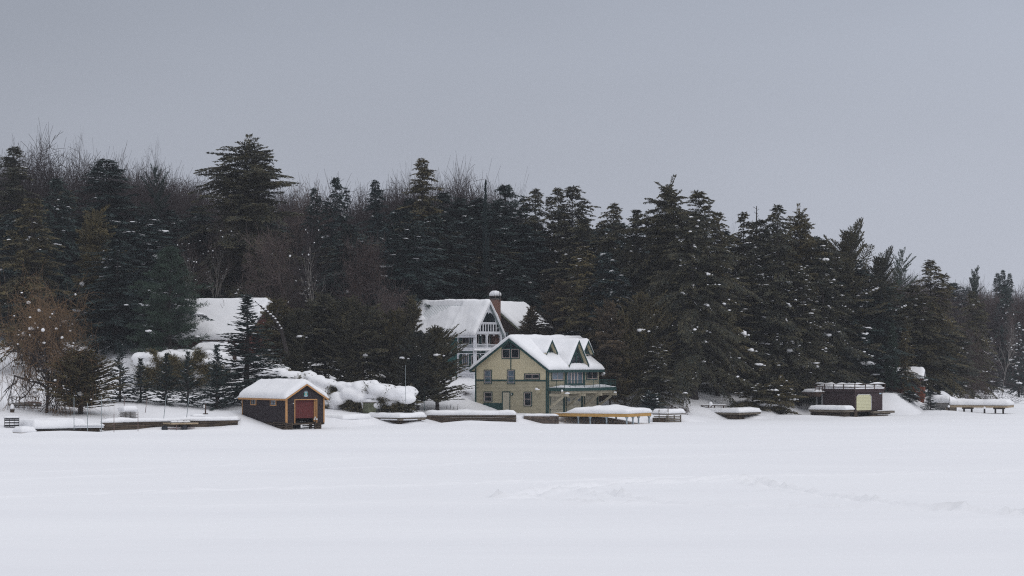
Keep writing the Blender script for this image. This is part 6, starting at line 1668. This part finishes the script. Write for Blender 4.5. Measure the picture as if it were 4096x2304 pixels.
# ------------------------------------------------------------------ snow laden hedges
def hedge(label, tops, Y0, Y1, hsnow, seed, foliage='needle_olive', gaps=()):
    """tops: (px, top row). A row of evergreen shrubs bowed under one lumpy blanket of snow."""
    rng = np.random.RandomState(seed)
    pa, pb = tops[0][0], tops[-1][0]
    x0 = WX(pa, Y0); zb0 = tz(pa, Y0)
    T = thing('hedge', label, 'hedge', (x0, Y0, zb0))
    V0, F0 = ICO2; VS = []; FS = []; k = 0
    C = []; Sz = []; GP = []
    n = int((pb - pa) / 13)
    for i in range(n):
        px = pa + (pb - pa) * (i + .5) / n + rng.randn() * 4
        Y = Y0 + (Y1 - Y0) * (i + .5) / n
        zt = WZ(np.interp(px, [a for a, _ in tops], [b for _, b in tops]), Y)
        zg = tz(px, Y)
        hs = hsnow(px) * (.55 + .45 * math.sin(px * .045 + seed) + .30 * math.sin(px * .13) + .22 * math.sin(px * .31) + .3)
        hs = min(max(.9, hs), 2.7 if px < 1585 else 1.0)
        for j in range(7):
            sz = .55 + .75 * rng.rand() ** 1.5
            zz = zt - sz * .62 - rng.rand() ** 1.3 * hs
            C.append((WX(px, Y) - x0 + rng.randn() * .35, Y - Y0 + (-1.0 + 1.9 * rng.rand()) - .35 * (zt - zz) / max(hs, .3), zz - zb0)); Sz.append((sz * 1.25, sz, sz * .62))
        for j in range(14):   # green below the snow
            z = zg + (max(zg + .4, zt - .9) - zg) * rng.rand() ** .8
            GP.append((WX(px, Y) - x0 + rng.randn() * .4, Y - Y0 + rng.randn() * .5 - .45, z - zb0))
    C = np.array(C); Sz = np.array(Sz)
    for a, b_, r_ in gaps:       # holes where the green shows
        r_ *= .95
        gx = WX(a, Y0) - x0; gz = WZ(b_, Y0) - zb0; keep = np.hypot(C[:, 0] - gx, (C[:, 2] - gz)) > r_; C = C[keep]; Sz = Sz[keep]
        GP += [(gx + rng.randn() * r_ * .35, -.9 + rng.randn() * .2, gz + rng.randn() * r_ * .35) for _ in range(22)]
    V, Fc = blobs(C, Sz, rng, ICO2, .03)
    o = link(np_mesh('snow_blanket', V, Fc), 'snow_blanket', M['snow'], T, True)
    rm = o.modifiers.new('melt', 'REMESH'); rm.mode = 'VOXEL'; rm.voxel_size = .12; rm.use_smooth_shade = True
    sm = o.modifiers.new('smooth', 'SMOOTH'); sm.iterations = 6; sm.factor = .7
    GP = np.array(GP); reps = 46
    P = np.repeat(GP, reps, 0) + rng.randn(len(GP) * reps, 3) * [.26, .22, .26]
    D = unit(rng.randn(len(P), 3) + [0, -.4, -.1])
    Vd = diamonds(P, D, .28 + .3 * rng.rand(len(P)), np.full(len(P), .10), rng, 0)
    link(np_mesh('foliage', Vd.reshape(-1, 3), np.arange(len(Vd) * 4).reshape(-1, 4)), 'foliage', M[foliage], T)
    w = MB()
    for i in range(max(6, n // 2)):
        px = pa + (pb - pa) * (i + .5) / max(6, n // 2); Y = Y0 + (Y1 - Y0) * (i + .5) / max(6, n // 2)
        zg = tz(px, Y) - zb0; x = WX(px, Y) - x0
        for q in range(3):
            w.tube((x + rng.randn() * .15, Y - Y0 + rng.randn() * .3, zg - .3), (x + rng.randn() * .5, Y - Y0 + rng.randn() * .4, zg + 1.5), .06, .03, 5, cap=False)
    w.build('stems', M['bark_dark'], T)
    return T
hedge('evergreen hedge bowed under lumpy snow behind the young spruces', [(565, 1418), (585, 1402), (620, 1404), (660, 1396), (720, 1392), (760, 1396), (800, 1398), (850, 1396), (895, 1405), (915, 1430)], 299, 303, lambda p: 2.1, 3,
      gaps=((690, 1440, .75), (802, 1425, .65), (612, 1418, .3), (620, 1447, .35), (760, 1465, .9), (660, 1470, .9), (710, 1480, .9), (815, 1480, .8), (595, 1475, .6), (870, 1480, .7)))
hedge('long hedge under one thick lumpy blanket of snow right of the brown boathouse', [(1075, 1462), (1095, 1452), (1125, 1456), (1150, 1474), (1190, 1478), (1235, 1482), (1270, 1500), (1330, 1518), (1370, 1528), (1400, 1524), (1440, 1516), (1490, 1518), (1540, 1534), (1580, 1542), (1606, 1540), (1618, 1552)], 297, 291, lambda p: 2.3, 4,
      gaps=((1146, 1502, .5), (1215, 1515, .35), (1340, 1560, .75), (1330, 1585, .7), (1390, 1580, .7), (1430, 1600, .7), (1520, 1600, .6), (1580, 1590, .55), (1600, 1600, .5), (1290, 1590, .6)))
def end_shrub():
    plant('bush', 1640, 1536, 291.5, 110, 'round olive shrub with snow dabs closing the right end of the long hedge', cat='bush', name='evergreen_bush')
end_shrub()
# ------------------------------------------------------------------ haze
hz = MB(); hz.box(-332, 332, -34, 742, -3.0, 62)
ho = hz.build('haze', bpy.data.materials.new('haze_air'), None)
hm = ho.data.materials[0]; hm.use_nodes = True; ht = hm.node_tree; ht.nodes.clear()
pv = ht.nodes.new('ShaderNodeVolumePrincipled'); pv.inputs['Color'].default_value = (0.90, 0.93, 1.0, 1); pv.inputs['Density'].default_value = 0.000085; pv.inputs['Anisotropy'].default_value = 0.1
oo = ht.nodes.new('ShaderNodeOutputMaterial'); ht.links.new(pv.outputs[0], oo.inputs['Volume'])
ho['kind'] = 'stuff'
